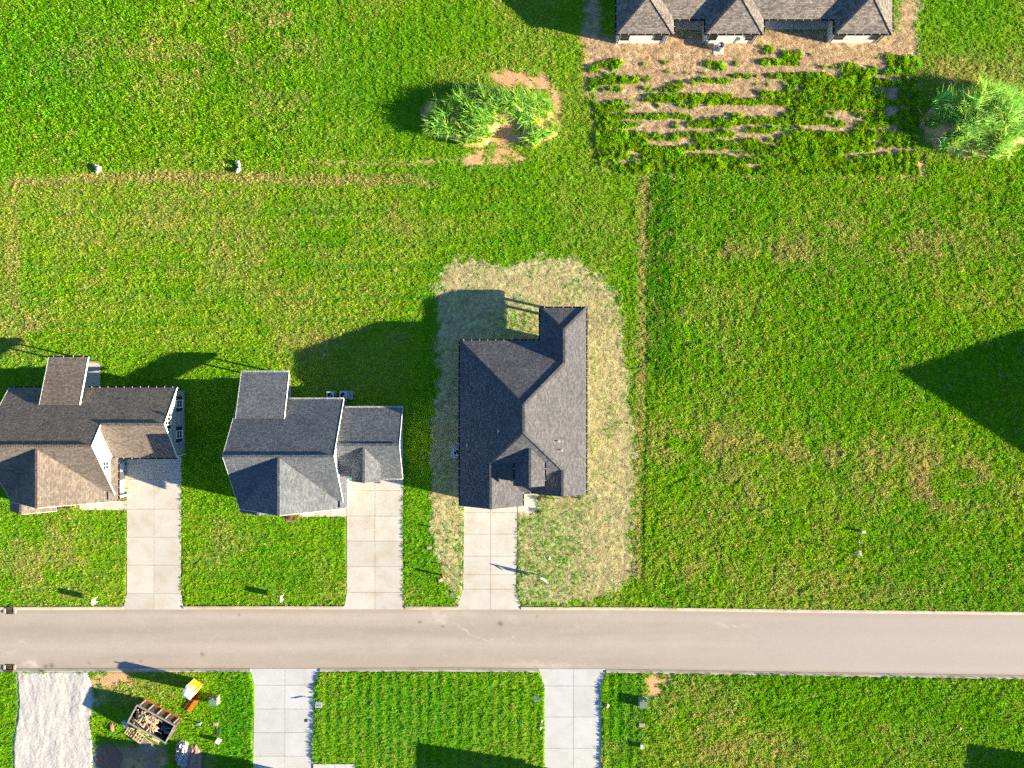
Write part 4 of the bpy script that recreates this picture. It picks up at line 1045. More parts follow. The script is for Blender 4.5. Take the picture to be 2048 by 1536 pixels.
ridge_caps(hd, [(A1, A1n), (A2, A2n), (A3, A3n), (A1, (W0, SB, ZE)), (A1, (1337, SB, ZE)), (A2, (1398, SB, ZE)), (A2, (1511, SB, ZE)), (A3, (1648, SB, ZE)), (A3, (E0, SB, ZE)), (RW, RE), (RW, A1n), (RE, A3n)], SH_TAN)
gutters(hd, [((W0, SB, ZE), (W0, -160, ZE), (-1, 0)), ((E0, SB, ZE), (E0, -160, ZE), (1, 0)), ((W0, SB, ZE), (1337, SB, ZE), (0, 1)), ((1398, SB, ZE), (1511, SB, ZE), (0, 1)), ((1648, SB, ZE), (E0, SB, ZE), (0, 1)),
             ((1337 + 2.6, SM, ZE), (1398 - 2.6, SM, ZE), (0, 1)), ((1511 + 2.6, SM, ZE), (1648 - 2.6, SM, ZE), (0, 1)), ((1337, SM, ZE), (1337, SB, ZE), (1, 0)), ((1398, SM, ZE), (1398, SB, ZE), (-1, 0)), ((1511, SM, ZE), (1511, SB, ZE), (1, 0)), ((1648, SM, ZE), (1648, SB, ZE), (-1, 0))], BLACK)
wall_prism(hd, [(1231.6, -154), (1754, -154), (1754, 86), (1654, 86), (1654, 21), (1505, 21), (1505, 87), (1404, 87), (1404, 21), (1330, 21), (1330, 87.5), (1231.6, 87.5)], 0, (ZE - 3) / S, BR_WHITE)
for x, y in ((1246.5, 87.6), (1312, 87.6), (1419, 87.1), (1490, 87.1), (1669, 86.1), (1738, 86.1)): window(hd, x, y, (0, 1), 0.86, 1.0, 2.25, None, False, BLACK)
for x, y in ((1234, 88.8), (1327, 88.8), (1407, 88.3), (1502, 88.3), (1657, 87.3), (1751, 87.3)): spout(hd, x, y, 2.45, BLACK)
MB().box((X(1478), Y(87.9), 1.1), (0.5, 0.12, 0.55)).build('meter_box', WHITE, hd); MB().cyl((X(1470), Y(87.8)), 0.03, 0.1, 1.6, 8).build('conduit', GREY, hd)
MB().box((X(1548), Y(47), 0.185), (1.2, 1.2, 0.05), 0.5).build('porch_mat', PLASTIC, hd)
MB().obox(W(1586, 21.0), Vector((1, 0, 0)), Vector((0, -1, 0)), (-1.6, 1.6), (0.003, 0.05), (0.2, 2.2)).build('patio_door', GLASS, hd)

# ---- houses just outside the frame whose shadows fall into it
def plain_house(label, gr, hw, fr, back, zr, mat):
    h = thing('house', label, 'house', W(gr, (fr + back) / 2)); p = (zr - ZE) / hw
    for s_ in (-1, 1): roof_face(h, [(gr, fr, zr), (gr, back, zr), (gr + s_ * hw, back, ZE), (gr + s_ * hw, fr, ZE)], mat)
    ridge_caps(h, [((gr, fr, zr), (gr, back, zr))], mat)
    wall_prism(h, rect(gr - hw + 6, fr + 5, gr + hw - 6, back - 5), 0, (ZE - 3) / S, SIDING)
    wall_panel(h, [(gr - hw + 6, fr + 4.7, ZE - 4), (gr + hw - 6, fr + 4.7, ZE - 4), (gr, fr + 4.7, zr - 8)], (0, -1), SIDING)
    wall_panel(h, [(gr - hw + 6, back - 4.7, ZE - 4), (gr + hw - 6, back - 4.7, ZE - 4), (gr, back - 4.7, zr - 8)], (0, 1), SIDING)
    garage_door(h, gr, fr + 5, 4.9, 2.15, (0, -1))
    for s_ in (-1, 1):
        for y in (fr + 60, fr + 150): window(h, gr + s_ * (hw - 6), y, (s_, 0), 0.9, 0.9, 2.1)
    return h
plain_house('gabled house beyond the bottom edge at the driveway near the dumpster', 572, 86, 1554, 1840, 101, SH_BROWN)
plain_house('gabled house beyond the bottom edge at the driveway near the right transformer', 1146, 62, 1554, 1840, 84, SH_DARK)
plain_house('gabled house beyond the bottom right corner', 2239, 62, 1554, 1840, 84, SH_BROWN)
he = thing('house', 'half-hipped house beyond the right edge throwing a pointed shadow', 'house', W(2480, 874))
h_ = 180.0; cx, cy = 2382.0, 876.0; zz_ = ZE + .615 * h_
roof_face(he, [(cx, cy, zz_), (cx - h_, cy - h_, ZE), (cx + 300, cy - h_, ZE), (cx + 300, cy, zz_)], SH_BLUE)
roof_face(he, [(cx, cy, zz_), (cx - h_, cy - h_, ZE), (cx - h_, cy, ZE)], SH_BLUE)
roof_face(he, [(cx, cy, zz_), (cx, cy + h_, ZE), (cx + 300, cy + h_, ZE), (cx + 300, cy, zz_)], SH_BLUE)
wall_prism(he, [(cx - h_ + 6, cy - h_ + 6), (cx + 294, cy - h_ + 6), (cx + 294, cy + h_ - 6), (cx + 6, cy + h_ - 6), (cx + 6, cy - 6), (cx - h_ + 6, cy - 6)], 0, (ZE - 3) / S, SIDING)
wall_panel(he, [(cx - h_ + 6, cy - 4, ZE - 4), (cx + 6, cy - 4, ZE - 4), (cx + 1, cy - 4, zz_ - 7)], (0, 1), SIDING)
wall_panel(he, [(cx + 5.5, cy, ZE - 4), (cx + 5.5, cy + h_ - 6, ZE - 4), (cx + 5.5, cy, zz_ - 7)], (-1, 0), SIDING)
for y in (cy - 120, cy - 50): window(he, cx - h_ + 6, y, (-1, 0), 0.9, 0.9, 2.1)
window(he, cx + 6, cy + 50, (-1, 0), 0.9, 0.9, 2.1); front_door(he, cx + 60, cy + h_ - 6)

# ------------------------------------------------------------------ air conditioners
def ac(gx, gy, label, round_=False, pad=(1.05, 1.05), size=0.72, hh=0.78, off=(0, 0), side_box=False):
    b = W(gx, gy); t = thing('air_conditioner', label, 'air conditioner', (b.x, b.y, 0.0), 'air conditioners behind the houses')
    MB().box((b.x - off[0], b.y - off[1], 0.08), (pad[0], pad[1], 0.14)).build('pad', CONC2, t)
    z0 = 0.151
    if round_:
        MB().cyl((b.x, b.y), size / 2, z0, z0 + hh - 0.05, 24).build('casing', GREY, t)
    else:
        MB().box((b.x, b.y, z0 + (hh - 0.05) / 2), (size, size, hh - 0.05)).build('casing', GREY, t)
        mb = MB()
        for k in range(9):
            z = z0 + 0.06 + k * 0.07
            for s_ in (-1, 1):
                mb.box((b.x, b.y + s_ * (size / 2 + 0.006), z), (size * 0.94, 0.01, 0.03)); mb.box((b.x + s_ * (size / 2 + 0.006), b.y, z), (0.01, size * 0.94, 0.03))
        mb.build('louvres', GREY, t)
    zt = z0 + hh
    top = MB()
    if round_: top.ring((b.x, b.y), size * 0.40, size * 0.53, zt - 0.05, zt + 0.02, 28)
    else:
        top.ring((b.x, b.y), size * 0.40, size * 0.46, zt - 0.05, zt + 0.015, 28)
        for s_ in (-1, 1):
            top.box((b.x, b.y + s_ * size * 0.465, zt - 0.024), (size, size * 0.07, 0.045)); top.box((b.x + s_ * size * 0.465, b.y, zt - 0.024), (size * 0.07, size * 0.86, 0.045))
            top.box((b.x + s_ * size * 0.38, b.y + size * 0.38, zt - 0.024), (size * 0.1, size * 0.1, 0.044)); top.box((b.x + s_ * size * 0.38, b.y - size * 0.38, zt - 0.024), (size * 0.1, size * 0.1, 0.044))
    top.build('top_panel', WHITE if not round_ else GREY, t)
    MB().cyl((b.x, b.y), size * 0.405, zt - 0.049, zt - 0.035, 24).build('fan_well', BLACK, t)
    fan = MB()
    for k in range(3 if round_ else 2):
        a0 = random.uniform(0, 3) + k * 6.283 / (3 if round_ else 2)
        pts = [(0.04, a0), (size * 0.37, a0 - 0.35), (size * 0.38, a0 + 0.45)]
        v = [(b.x + r * math.cos(a), b.y + r * math.sin(a), zt - 0.03 + 0.012 * i) for i, (r, a) in enumerate(pts)]
        v += [(x, y, z + 0.006) for x, y, z in v]
        fan.add(v, [(0, 2, 1), (3, 4, 5), (0, 1, 4, 3), (1, 2, 5, 4), (2, 0, 3, 5)])
    fan.build('fan', WHITE, t)
    grd = MB()
    for r in (0.12, 0.22, 0.30): grd.ring((b.x, b.y), size * r / 0.75, size * r / 0.75 + 0.008, zt + 0.0, zt + 0.008, 24)
    grd.build('guard', DKGREY, t)
    if side_box: MB().box((b.x + size / 2 + 0.2, b.y, 0.5), (0.3, 0.6, 0.7)).build('service_box', GREY, t)
ac(664.5, 790, 'left one of two square air conditioners behind the slate-roofed house', size=0.78, pad=(0.95, 0.95))
ac(690, 790, 'right one of two square air conditioners behind the slate-roofed house, with a service box', size=0.78, pad=(1.4, 0.95), off=(-0.2, 0), side_box=True)
ac(914, 903, 'air conditioner on a long pad at the west wall of the charcoal-roofed house', size=0.74, pad=(1.2, 1.45), off=(0.08, 0))
ac(1437, 98.5, 'round air conditioner on a white pad at the white brick house', True, pad=(1.15, 1.25), size=0.72, hh=0.85, off=(0.02, 0.02))

# ------------------------------------------------------------------ signs and posts
def yard_sign(gx, gy, label, logo, w=0.62, ht=1.0):
    b = W(gx, gy); t = thing('yard_sign', label, 'sign', (b.x, b.y, 0), 'yard signs along the street')
    MB().box((b.x, b.y, 0.4 + ht / 2), (0.03, w, ht - 0.3)).build('board', WHITE, t)
    for s_ in (-1, 1): MB().box((b.x - 0.03, b.y + s_ * w * 0.4, 0.45), (0.03, 0.04, 1.1)).build('stake', WHITE, t)
    m = MB(); zc = 0.4 + ht / 2
    if logo == 'red':
        m.box((b.x + 0.02, b.y + 0.12, zc - 0.12), (0.012, 0.24, 0.22)); m.box((b.x + 0.02, b.y - 0.04, zc - 0.16), (0.011, 0.1, 0.12)); m.build('red_mark', RED, t)
        m2 = MB(); m2.box((b.x + 0.021, b.y - 0.13, zc - 0.14), (0.012, 0.08, 0.14)); m2.box((b.x + 0.02, b.y + 0.12, zc + 0.04), (0.012, 0.1, 0.06)); m2.build('blue_mark', mat_plain('violet', (0.1, 0.05, 0.2)), t)
    else:
        m.box((b.x + 0.02, b.y, zc), (0.01, w * 0.5, 0.05)); m.build('grey_mark', mat_plain('pale_print', (0.55, 0.5, 0.55)), t)
    return t
yard_sign(197, 1198, 'white yard sign with a red and violet mark by the left driveway', 'red')
yard_sign(568, 1193, 'plain white yard sign in front of the slate-roofed house', 'grey', 0.58, 0.95)
# hanging post sign
b = W(1080, 1150); t = thing('post_sign', 'white post with an arm and a hanging sign panel beside the new driveway', 'sign', (b.x, b.y, 0))
MB().box((b.x, b.y, 0.75), (0.11, 0.11, 1.5)).build('post', WHITE, t)
d = Vector((15, -9, 0)).normalized()
e = Vector((b.x, b.y, 1.40)); MB().beam(e + d * 0.06, e + d * 1.0, 0.07, 0.08).build('arm', WHITE, t)
n_ = Vector((-d.y, d.x, 0))
pb = MB(); pb.obox(Vector((b.x, b.y, 0)), d, n_, (0.16, 0.86), (-0.015, 0.015), (0.55, 1.24)); pb.build('sign_panel', WHITE, t)
MB().obox(Vector((b.x, b.y, 0)), d, n_, (0.24, 0.78), (-0.02, 0.02), (0.8, 1.05)).build('print_band', mat_plain('pale_print', (0.55, 0.5, 0.55)), t)
hk = MB()
for q in (0.25, 0.77): hk.obox(Vector((b.x, b.y, 0)), d, n_, (q - 0.008, q + 0.008), (-0.008, 0.008), (1.24, 1.365))
hk.build('hanger', BLACK, t)
def lot_sign(gx, gy, label, w, tilt, z0, hh, rot):
    b = W(gx, gy); zg = float(hz(gx, gy)); t = thing('lot_sign', label, 'sign', (b.x, b.y, zg), 'small lot signs south of the street')
    u = Vector((math.cos(rot), math.sin(rot), 0)); v = (Vector((-u.y, u.x, 0)) * -math.sin(tilt) + Vector((0, 0, 1)) * math.cos(tilt)); n = u.cross(v)
    O = Vector((b.x, b.y, zg + z0))
    def pan(u0, u1, v0, v1, n0, n1, name, mat):
        MB().hexa([O + u * a + v * c + n * e_ for e_ in (n0, n1) for a, c in ((u0, v0), (u1, v0), (u1, v1), (u0, v1))]).build(name, mat, t)
    pan(-w / 2, w / 2, 0, hh, -0.012, 0.012, 'board', WHITE)
    pan(-w * .36, w * .36, hh * 0.52, hh * 0.64, -0.018, 0.018, 'print_line', DKGREY); pan(-w * .36, w * .36, hh * 0.26, hh * 0.4, -0.018, 0.018, 'print_line', mat_plain('pale_print', (0.55, 0.5, 0.55)))
    MB().box((b.x, b.y, zg + z0 / 2), (0.05, 0.05, z0 + 0.1)).build('stake', GREY, t)
lot_sign(641, 1400, 'white lot sign with two dark lines beside the driveway near the dumpster', 0.72, math.radians(60), 0.45, 0.55, 0.0)
lot_sign(1073, 1389, 'small white plate with one dark line near the right transformer driveway', 0.62, math.radians(50), 0.7, 0.34, 0.06)

def stake(gx, gy, label, h, w, mat, capm=None, name='marker_stake'):
    b = W(gx, gy); zg = float(hz(gx, gy)); t = thing(name, label, 'stake', (b.x, b.y, zg))
    MB().box((b.x, b.y, zg + h / 2), (w, w, h), 0.3).build('shaft', mat, t)
    MB().box((b.x, b.y, zg + h - 0.06), (w * 1.7, w * 1.5, 0.12), 0.3).build('cap', capm or mat, t)
stake(862.5, 1054, 'short white pipe at the edge of the straw left of the new driveway', 0.36, 0.11, WHITE)
stake(899, 1132, 'thin white stake in the straw left of the new driveway', 0.52, 0.05, WHITE)
stake(885, 1150, 'red topped marker left of the new driveway', 0.8, 0.16, RED, RED)
stake(1288, 1149, 'wooden stake with an orange tip at the lot corner', 0.62, 0.07, WOOD, ORANGE)
stake(1709, 1106, 'tall thin stake beside a flat stone in the right lot', 1.65, 0.07, WOODG)
stake(404, 1444, 'white stake leaning by a blue cloth near the dumpster', 0.55, 0.10, WHITE)
b = W(401, 1447); MB().box((b.x - 0.2, b.y, 0.22), (0.42, 0.22, 0.06), 0.1).build('blue_cloth', BLUE); tag(bpy.context.scene.objects['blue_cloth'], 'crumpled light blue cloth by the white stake near the dumpster', 'cloth')

def pedestal(gx, gy, label, w, d_, h, mat, capm, rz=0.0):
    b = W(gx, gy); zg = float(hz(gx, gy)); t = thing('utility_pedestal', label, 'pedestal', (b.x, b.y, zg), 'utility boxes in the lots')
    MB().box((b.x, b.y, zg + h / 2), (w, d_, h), rz).build('housing', mat, t); MB().box((b.x, b.y, zg + h + 0.02), (w * 1.08, d_ * 1.08, 0.05), rz).build('lid', capm, t)
pedestal(1723, 1062, 'white utility pedestal north of the tall stake in the right lot', 0.34, 0.24, 0.5, WHITE, WHITE)
pedestal(440, 1478, 'white utility pedestal below the green transformer near the dumpster', 0.46, 0.34, 0.55, WHITE, WHITE, -0.5)
pedestal(1282, 1489, 'slim white utility pedestal below the right green transformer', 0.26, 0.42, 0.4, WHITE, WHITE, 0.1)
def lid(gx, gy, label, w, d_, mat, rz=0.0, round_=False, h=0.06):
    b = W(gx, gy); zg = float(hz(gx, gy)); t = thing('ground_lid', label, 'lid', (b.x, b.y, zg), 'service lids set in the turf')
    if round_:
        MB().ring((b.x, b.y), w * 0.36, w * 0.5, zg - 0.05, zg + h + 0.03, 18).build('rim', mat, t); MB().cyl((b.x, b.y), w * 0.355, zg - 0.05, zg + h * 0.5, 16).build('cover', mat, t)
    else:
        MB().box((b.x, b.y, zg + h / 2), (w, d_, h + 0.08), rz).build('rim', mat, t); MB().box((b.x, b.y, zg + h + 0.05), (w * 0.84, d_ * 0.8, 0.03), rz).build('cover', mat, t)
lid(432.5, 1446.5, 'tan box lid below the transformer near the dumpster', 0.55, 0.42, TAN)
lid(438, 1462, 'dark green box lid between the tan lid and the white pedestal', 0.42, 0.62, DKGREEN, 0.05)
lid(1283, 1448.5, 'tan box lid below the right green transformer', 0.72, 0.46, TAN, -0.05)
lid(1278.5, 1469, 'small pale round cap below the right tan box lid', 0.3, 0.3, STONE, 0, True)
lid(1720, 1083, 'white ring cap with a dark centre in the right lot', 0.4, 0.4, WHITE, 0, True)
lid(858.5, 1095, 'tan box lid between the two left driveways', 0.55, 0.36, TAN, 0.1)
lid(881, 1160, 'grey box lid below the red marker', 0.42, 0.34, PLASTIC, 0.3)
lid(1042, 1442, 'small teal valve cap in the lawn between the south driveways', 0.3, 0.3, TEAL, 0, True)
b = W(612.5, 1440.5); MB().box((b.x, b.y, 0.055), (0.32, 0.36, 0.02)).build('drain_cover', DKGREY); tag(sc.objects['drain_cover'], 'small dark square drain cover in the south driveway', 'drain cover')

def stone(gx, gy, label, r, flat=0.45, mat=STONE, seed=0):
    b = W(gx, gy); zg = float(hz(gx, gy)); o = MB().blob((b.x, b.y, zg + r * flat * 0.4), r, seed or int(gx), 9, 6, 0.22, flat).build('stone', mat, None, True)
    tag(o, label, 'stone', 'pale stones lying in the grass')
stone(1213, 1409, 'round tan stone beside the right south driveway', 0.27, 0.6, TAN)
stone(1083, 1440, 'pale stone at the left edge of the right south driveway', 0.2)
stone(1080, 1455, 'lower pale stone at the left edge of the right south driveway', 0.22)
stone(1717, 1107, 'broad flat pale stone at the foot of the tall stake', 0.42, 0.25)
stone(1917, 1127, 'small grey stone right of the tall stake', 0.2)
stone(1877, 1184, 'small white stone close to the kerb at the right', 0.2)
stone(1042, 1099, 'white stone at the right edge of the new driveway', 0.12)
stone(1098, 1116, 'white crumb of stone above the hanging sign', 0.2)
stone(1181, 1111, 'small white stone in the straw right of the hanging sign', 0.13)
stone(1917, 1455, 'tan stone in the rough grass at the lower right', 0.24, 0.5, TAN)
def rubble(gx, gy, label, n, sp):
    b = W(gx, gy); zg = float(hz(gx, gy)); t = thing('rubble_pile', label, 'rubble', (b.x, b.y, zg), 'rubble piles along the dry strip')
    r_ = random.Random(int(gx))
    for k in range(n):
        x, y = b.x + r_.gauss(0, sp * 0.5), b.y + r_.gauss(0, sp)
        MB().blob((x, y, zg + 0.1 + 0.28 * r_.random()), r_.uniform(0.12, 0.26), k + 5, 7, 5, 0.3, 0.7).build('stone', r_.choice((STONE, PLASTIC, STONE)), t)
rubble(198, 340, 'pile of pale rubble at the left end of the dry strip', 9, 0.28)
rubble(481, 336, 'pile of pale rubble in the middle of the dry strip', 13, 0.42)

def transformer(gx, gy, label, w, d_, h):
    b = W(gx, gy); zg = float(hz(gx, gy)); t = thing('transformer_box', label, 'transformer', (b.x, b.y, zg), 'green transformer boxes south of the street')
    MB().box((b.x, b.y, zg + 0.04), (w + 0.15, d_ + 0.15, 0.1)).build('pad', CONC, t)
    MB().box((b.x, b.y, zg + 0.09 + h / 2), (w, d_, h)).build('cabinet', GREEN, t)
    MB().box((b.x, b.y - d_ * 0.12, zg + 0.09 + h + 0.015), (w * 1.02, d_ * 0.76, 0.03)).build('lid', GREEN, t)
    MB().box((b.x, b.y + d_ * 0.39, zg + 0.09 + h + 0.008), (w * 0.98, d_ * 0.2, 0.02)).build('hood_strip', DKGREEN, t)
    MB().box((b.x - 0.02, b.y + d_ * 0.4, zg + 0.09 + h + 0.03), (0.12, 0.07, 0.025)).build('latch', WHITE, t)
transformer(432, 1397, 'green transformer box beside the amber portable toilet', 0.86, 0.84, 0.62)
transformer(1284.5, 1402, 'green transformer box beside the right south driveway', 0.84, 0.96, 0.52)

def inlet(gx, gy, label, s_):
    b = W(gx, gy); t = thing('storm_inlet', label, 'storm drain', (b.x, b.y, 0), 'storm drains at the left edge')
    MB().box((b.x, b.y, 0.03), (0.92, 0.62, 0.07)).build('frame', RUST, t)
    g = MB()
    for k in range(9): g.box((b.x - 0.34 + k * 0.085, b.y, 0.075), (0.035, 0.52, 0.025))
    g.build('grate', RUST, t)
    MB().box((b.x, b.y, 0.068), (0.8, 0.5, 0.006)).build('opening', BLACK, t)
    h = MB(); h.box((b.x, b.y + s_ * 0.42, 0.09), (0.95, 0.2, 0.2)); h.build('hood', RUST, t)
    for q in (-1, 1): MB().box((b.x + q * 0.56, b.y + s_ * 0.18, 0.06), (0.2, 0.75, 0.14)).build('side_stone', KERB, t)
inlet(20.5, 1222.5, 'rusty storm drain in the north kerb at the left edge', 1)
inlet(20, 1333.5, 'rusty storm drain in the south kerb at the left edge', -1)

# white boxes with teal lids, standing for unclear teal spots at the garages
def teal_lid_box(gx, gy, label):
    b = W(gx, gy); t = thing('lidded_box', label, 'hose box', (b.x, b.y, 0.07))
    MB().box((b.x, b.y, 0.36), (0.62, 0.34, 0.5)).build('tub', WHITE, t); MB().box((b.x, b.y, 0.64), (0.5, 0.3, 0.06)).build('lid', TEAL, t); MB().box((b.x + 0.36, b.y, 0.45), (0.1, 0.12, 0.12)).build('side_knob', TEAL, t)
teal_lid_box(704, 958, 'teal lidded white box at the garage corner of the slate-roofed house')
teal_lid_box(258, 918, 'teal lidded white box at the garage of the white gabled house')

# ------------------------------------------------------------------ building site: toilet, dumpster, pallets, heaps
def in_frame(o, loc, rz):
    o.location = loc; o.rotation_euler = (0, 0, rz)
ORG0 = Vector((0, 0, 0))
def local_thing(name, label, cat, group=None):
    t = thing(name, label, cat, (0, 0, 0), group); return t
t = local_thing('portable_toilet', 'amber portable toilet with a white roof beside the green transformer', 'portable toilet')
MB().box((0, 0, 0.08), (1.14, 1.2, 0.16)).build('skid', DKGREY, t)
for nm, c, d in (('side_panel', (0.53, 0, 1.02), (0.05, 1.0, 1.72)), ('side_panel', (-0.53, 0, 1.02), (0.05, 1.0, 1.72)), ('back_panel', (0, 0.53, 1.02), (1.0, 0.05, 1.72))):
    MB().box(c, d).build(nm, YELLOW, t)
dr_ = MB().box((0, -0.53, 0.98), (0.9, 0.05, 1.62)).build('door', ORANGE, t); MB().box((0.36, -0.57, 1.0), (0.06, 0.05, 0.16)).build('handle', DKGREY, dr_)
mb = MB(); v = []
yy_ = [-0.62, -0.45, -0.15, 0.2, 0.48, 0.6]; zz2 = [1.96, 2.04, 2.09, 2.1, 2.05, 1.98]
for y, z in zip(yy_, zz2): v += [(-0.6, y, 1.885), (-0.6, y, z - 0.05), (-0.3, y, z), (0.3, y, z), (0.6, y, z - 0.05), (0.6, y, 1.885)]
f = []
for i in range(5): f += [(i * 6 + k, (i + 1) * 6 + k, (i + 1) * 6 + (k + 1) % 6, i * 6 + (k + 1) % 6) for k in range(6)]
f += [(0, 1, 2, 3, 4, 5), (35, 34, 33, 32, 31, 30)]
mb.add(v, f); mb.build('roof_cap', WHITE, t)
PALE = mat_plain('pale_amber', (0.8, 0.5, 0.2))
for x in (-0.545, 0.545): MB().box((x, 0.545, 1.02), (0.09, 0.09, 1.72)).build('corner_post', PALE, t)
MB().box((0, 0.575, 1.5), (0.45, 0.03, 0.22)).build('vent_louvre', WHITE, t)
MB().cyl((-0.35, 0.35), 0.07, 2.02, 2.25, 12).build('vent_pipe', PALE, t)
zg = float(hz(394, 1369)); in_frame(t, W(394, 1369, zg), math.radians(-33))

# orange mesh in two bands, standing for an unclear orange patch by the toilet
t = local_thing('orange_mesh', 'strip of orange mesh beside the portable toilet', 'mesh_strip')
for (x, mat, z, nm) in ((0.0, ORANGE, 0.26, 'mesh_panel'), (-0.46, mat_plain('shaded_orange', (0.30, 0.05, 0.02)), 0.16, 'folded_panel')):  # second band is darker: its shade is put into the orange
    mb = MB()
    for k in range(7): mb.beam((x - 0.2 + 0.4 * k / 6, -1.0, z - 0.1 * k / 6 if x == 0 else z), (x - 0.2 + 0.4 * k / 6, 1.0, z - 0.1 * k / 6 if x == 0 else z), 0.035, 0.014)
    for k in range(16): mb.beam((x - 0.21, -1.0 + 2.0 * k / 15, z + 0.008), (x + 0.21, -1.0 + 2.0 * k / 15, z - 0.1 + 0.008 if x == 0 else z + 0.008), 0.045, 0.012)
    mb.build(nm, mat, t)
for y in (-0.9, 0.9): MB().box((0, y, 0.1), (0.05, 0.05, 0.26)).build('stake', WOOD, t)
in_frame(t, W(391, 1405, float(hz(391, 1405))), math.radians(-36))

# dumpster: local x along the long side
t = local_thing('dumpster', 'open rusty steel dumpster heaped with scrap lumber and dark rubbish', 'dumpster')
LX, LY, HZ = 4.66, 2.12, 1.45
MB().box((0, 0, 0.14), (LX, LY, 0.08)).build('floor_plate', RUST, t)
for s_ in (-1, 1):
    MB().box((0, s_ * LY / 2, 0.1 + HZ / 2), (LX, 0.06, HZ)).build('side_wall', RUST, t)
    MB().box((0, s_ * LY / 2, HZ + 0.12), (LX + 0.06, 0.11, 0.1)).build('rim', mat_plain('worn_rim', (0.3, 0.29, 0.28), 0.6, 0.4), t)
    MB().box((0, s_ * (LY / 2 + 0.11), 0.2), (LX, 0.14, 0.14)).build('base_rail', mat_plain('red_oxide', (0.32, 0.09, 0.03), 0.8, 0.4), t)
    for k in range(5): MB().box((-LX / 2 + 0.25 + k * (LX - 0.5) / 4, s_ * (LY / 2 + 0.09), 0.78), (0.1, 0.12, 1.22)).build('rib', mat_plain('worn_rim', (0.2, 0.19, 0.18), 0.6, 0.4), t)
    MB().box((s_ * LX / 2, 0, 0.1 + HZ / 2), (0.06, LY - 0.07, HZ)).build('end_wall', RUST, t)
    MB().box((s_ * LX / 2, 0, HZ + 0.121), (0.11, LY - 0.12, 0.1)).build('rim', mat_plain('worn_rim', (0.3, 0.29, 0.28), 0.6, 0.4), t)
for x in (-1.5, 1.5):
    for s_ in (-1, 1): MB().box((x, s_ * 0.8, 0.05), (0.3, 0.12, 0.1)).build('skid', RUST, t)
dang = math.radians(-28.3); dc = W(317.5, 1433.5, float(hz(317, 1433)) - 0.03)
in_frame(t, dc, dang)
def in_dump(x, y, z):
    c, s_ = math.cos(dang), math.sin(dang); return Vector((dc.x + x * c - y * s_, dc.y + x * s_ + y * c, dc.z + z))
rd = random.Random(3)
for k in range(64):
    x = rd.uniform(-2.1, 0.75); y = rd.uniform(-0.85, 0.85); z = 1.2 + 0.36 * math.exp(-((x + 0.8) / 1.1) ** 2) * (1 - 0.5 * abs(y)) + rd.uniform(0, 0.16)
    l = rd.uniform(0.25, 0.85); a = rd.uniform(0, 3.14); q = Vector((math.cos(a), math.sin(a), rd.uniform(-0.25, 0.25))) * l / 2
    lim = lambda P: Vector((max(-2.24, min(2.24, P.x)), max(-0.97, min(0.97, P.y)), P.z))
    A_ = lim(Vector((x, y, z)) - q); B_ = lim(Vector((x, y, z)) + q)
    if (B_ - A_).length < 0.12: continue
    o = MB().beam(in_dump(*A_), in_dump(*B_), rd.uniform(0.07, 0.17), 0.035).build('scrap_board', rd.choice((WOOD, WOOD, WOODG)))
    tag(o, 'short scrap board heaped in the rusty dumpster', 'board', 'scrap boards in the dumpster')
core = MB().blob((0, 0, 0), 1.0, 3, 16, 8, 0.12, 0.8)
core.v = [in_dump(-0.75 + v.x * 1.45, v.y * 0.96, 0.66 + max(v.z, 0) * 0.95) for v in core.v]
tag(core.build('wood_waste_heap', mat_plain('wood_waste', (0.36, 0.25, 0.13), 0.85, 0.5, 7, 0.9)), 'heap of small wood waste under the scrap boards in the dumpster', 'rubbish')
for k, (x, y, z, r, m) in enumerate(((1.15, 0.45, 0.85, 0.42, DKGREY), (1.3, -0.1, 0.8, 0.45, mat_plain('grey_wrap', (0.13, 0.13, 0.15), 0.5, 0.5)), (1.8, 0.35, 0.7, 0.36, mat_plain('blue_wrap', (0.03, 0.09, 0.16), 0.5, 0.5)), (1.9, -0.5, 0.25, 0.34, DKGREY), (0.9, 0.78, 1.15, 0.22, mat_plain('navy_wrap', (0.05, 0.07, 0.2), 0.5, 0.4)))):
    o = MB().blob(tuple(in_dump(x, y, z)), r, 30 + k, 11, 7, 0.3, 0.75).build('rubbish_bag', m)
    tag(o, ('black rubbish bag near the middle of the dumpster', 'grey plastic wrap in the middle of the dumpster', 'blue plastic wrap at the right end of the dumpster', 'black rubbish bag in the right corner of the dumpster', 'navy plastic wrap at the upper rim of the dumpster')[k], 'rubbish')
for k, (a, b_) in enumerate((((0.5, -0.55, 1.32), (1.45, -0.62, 1.2)), ((1.5, 0.0, 1.15), (2.1, 0.35, 1.1)), ((1.55, -0.55, 0.9), (2.05, -0.3, 0.95)))):
    tag(MB().beam(in_dump(*a), in_dump(*b_), 0.07 if k != 2 else 0.3, 0.03).build('trim_strip', (WHITE, BLUE, WOODG)[k]), ('white trim strip across the dumpster rubbish', 'pale blue strip at the right end of the dumpster', 'short grey plywood offcut in the right corner of the dumpster')[k], 'strip')

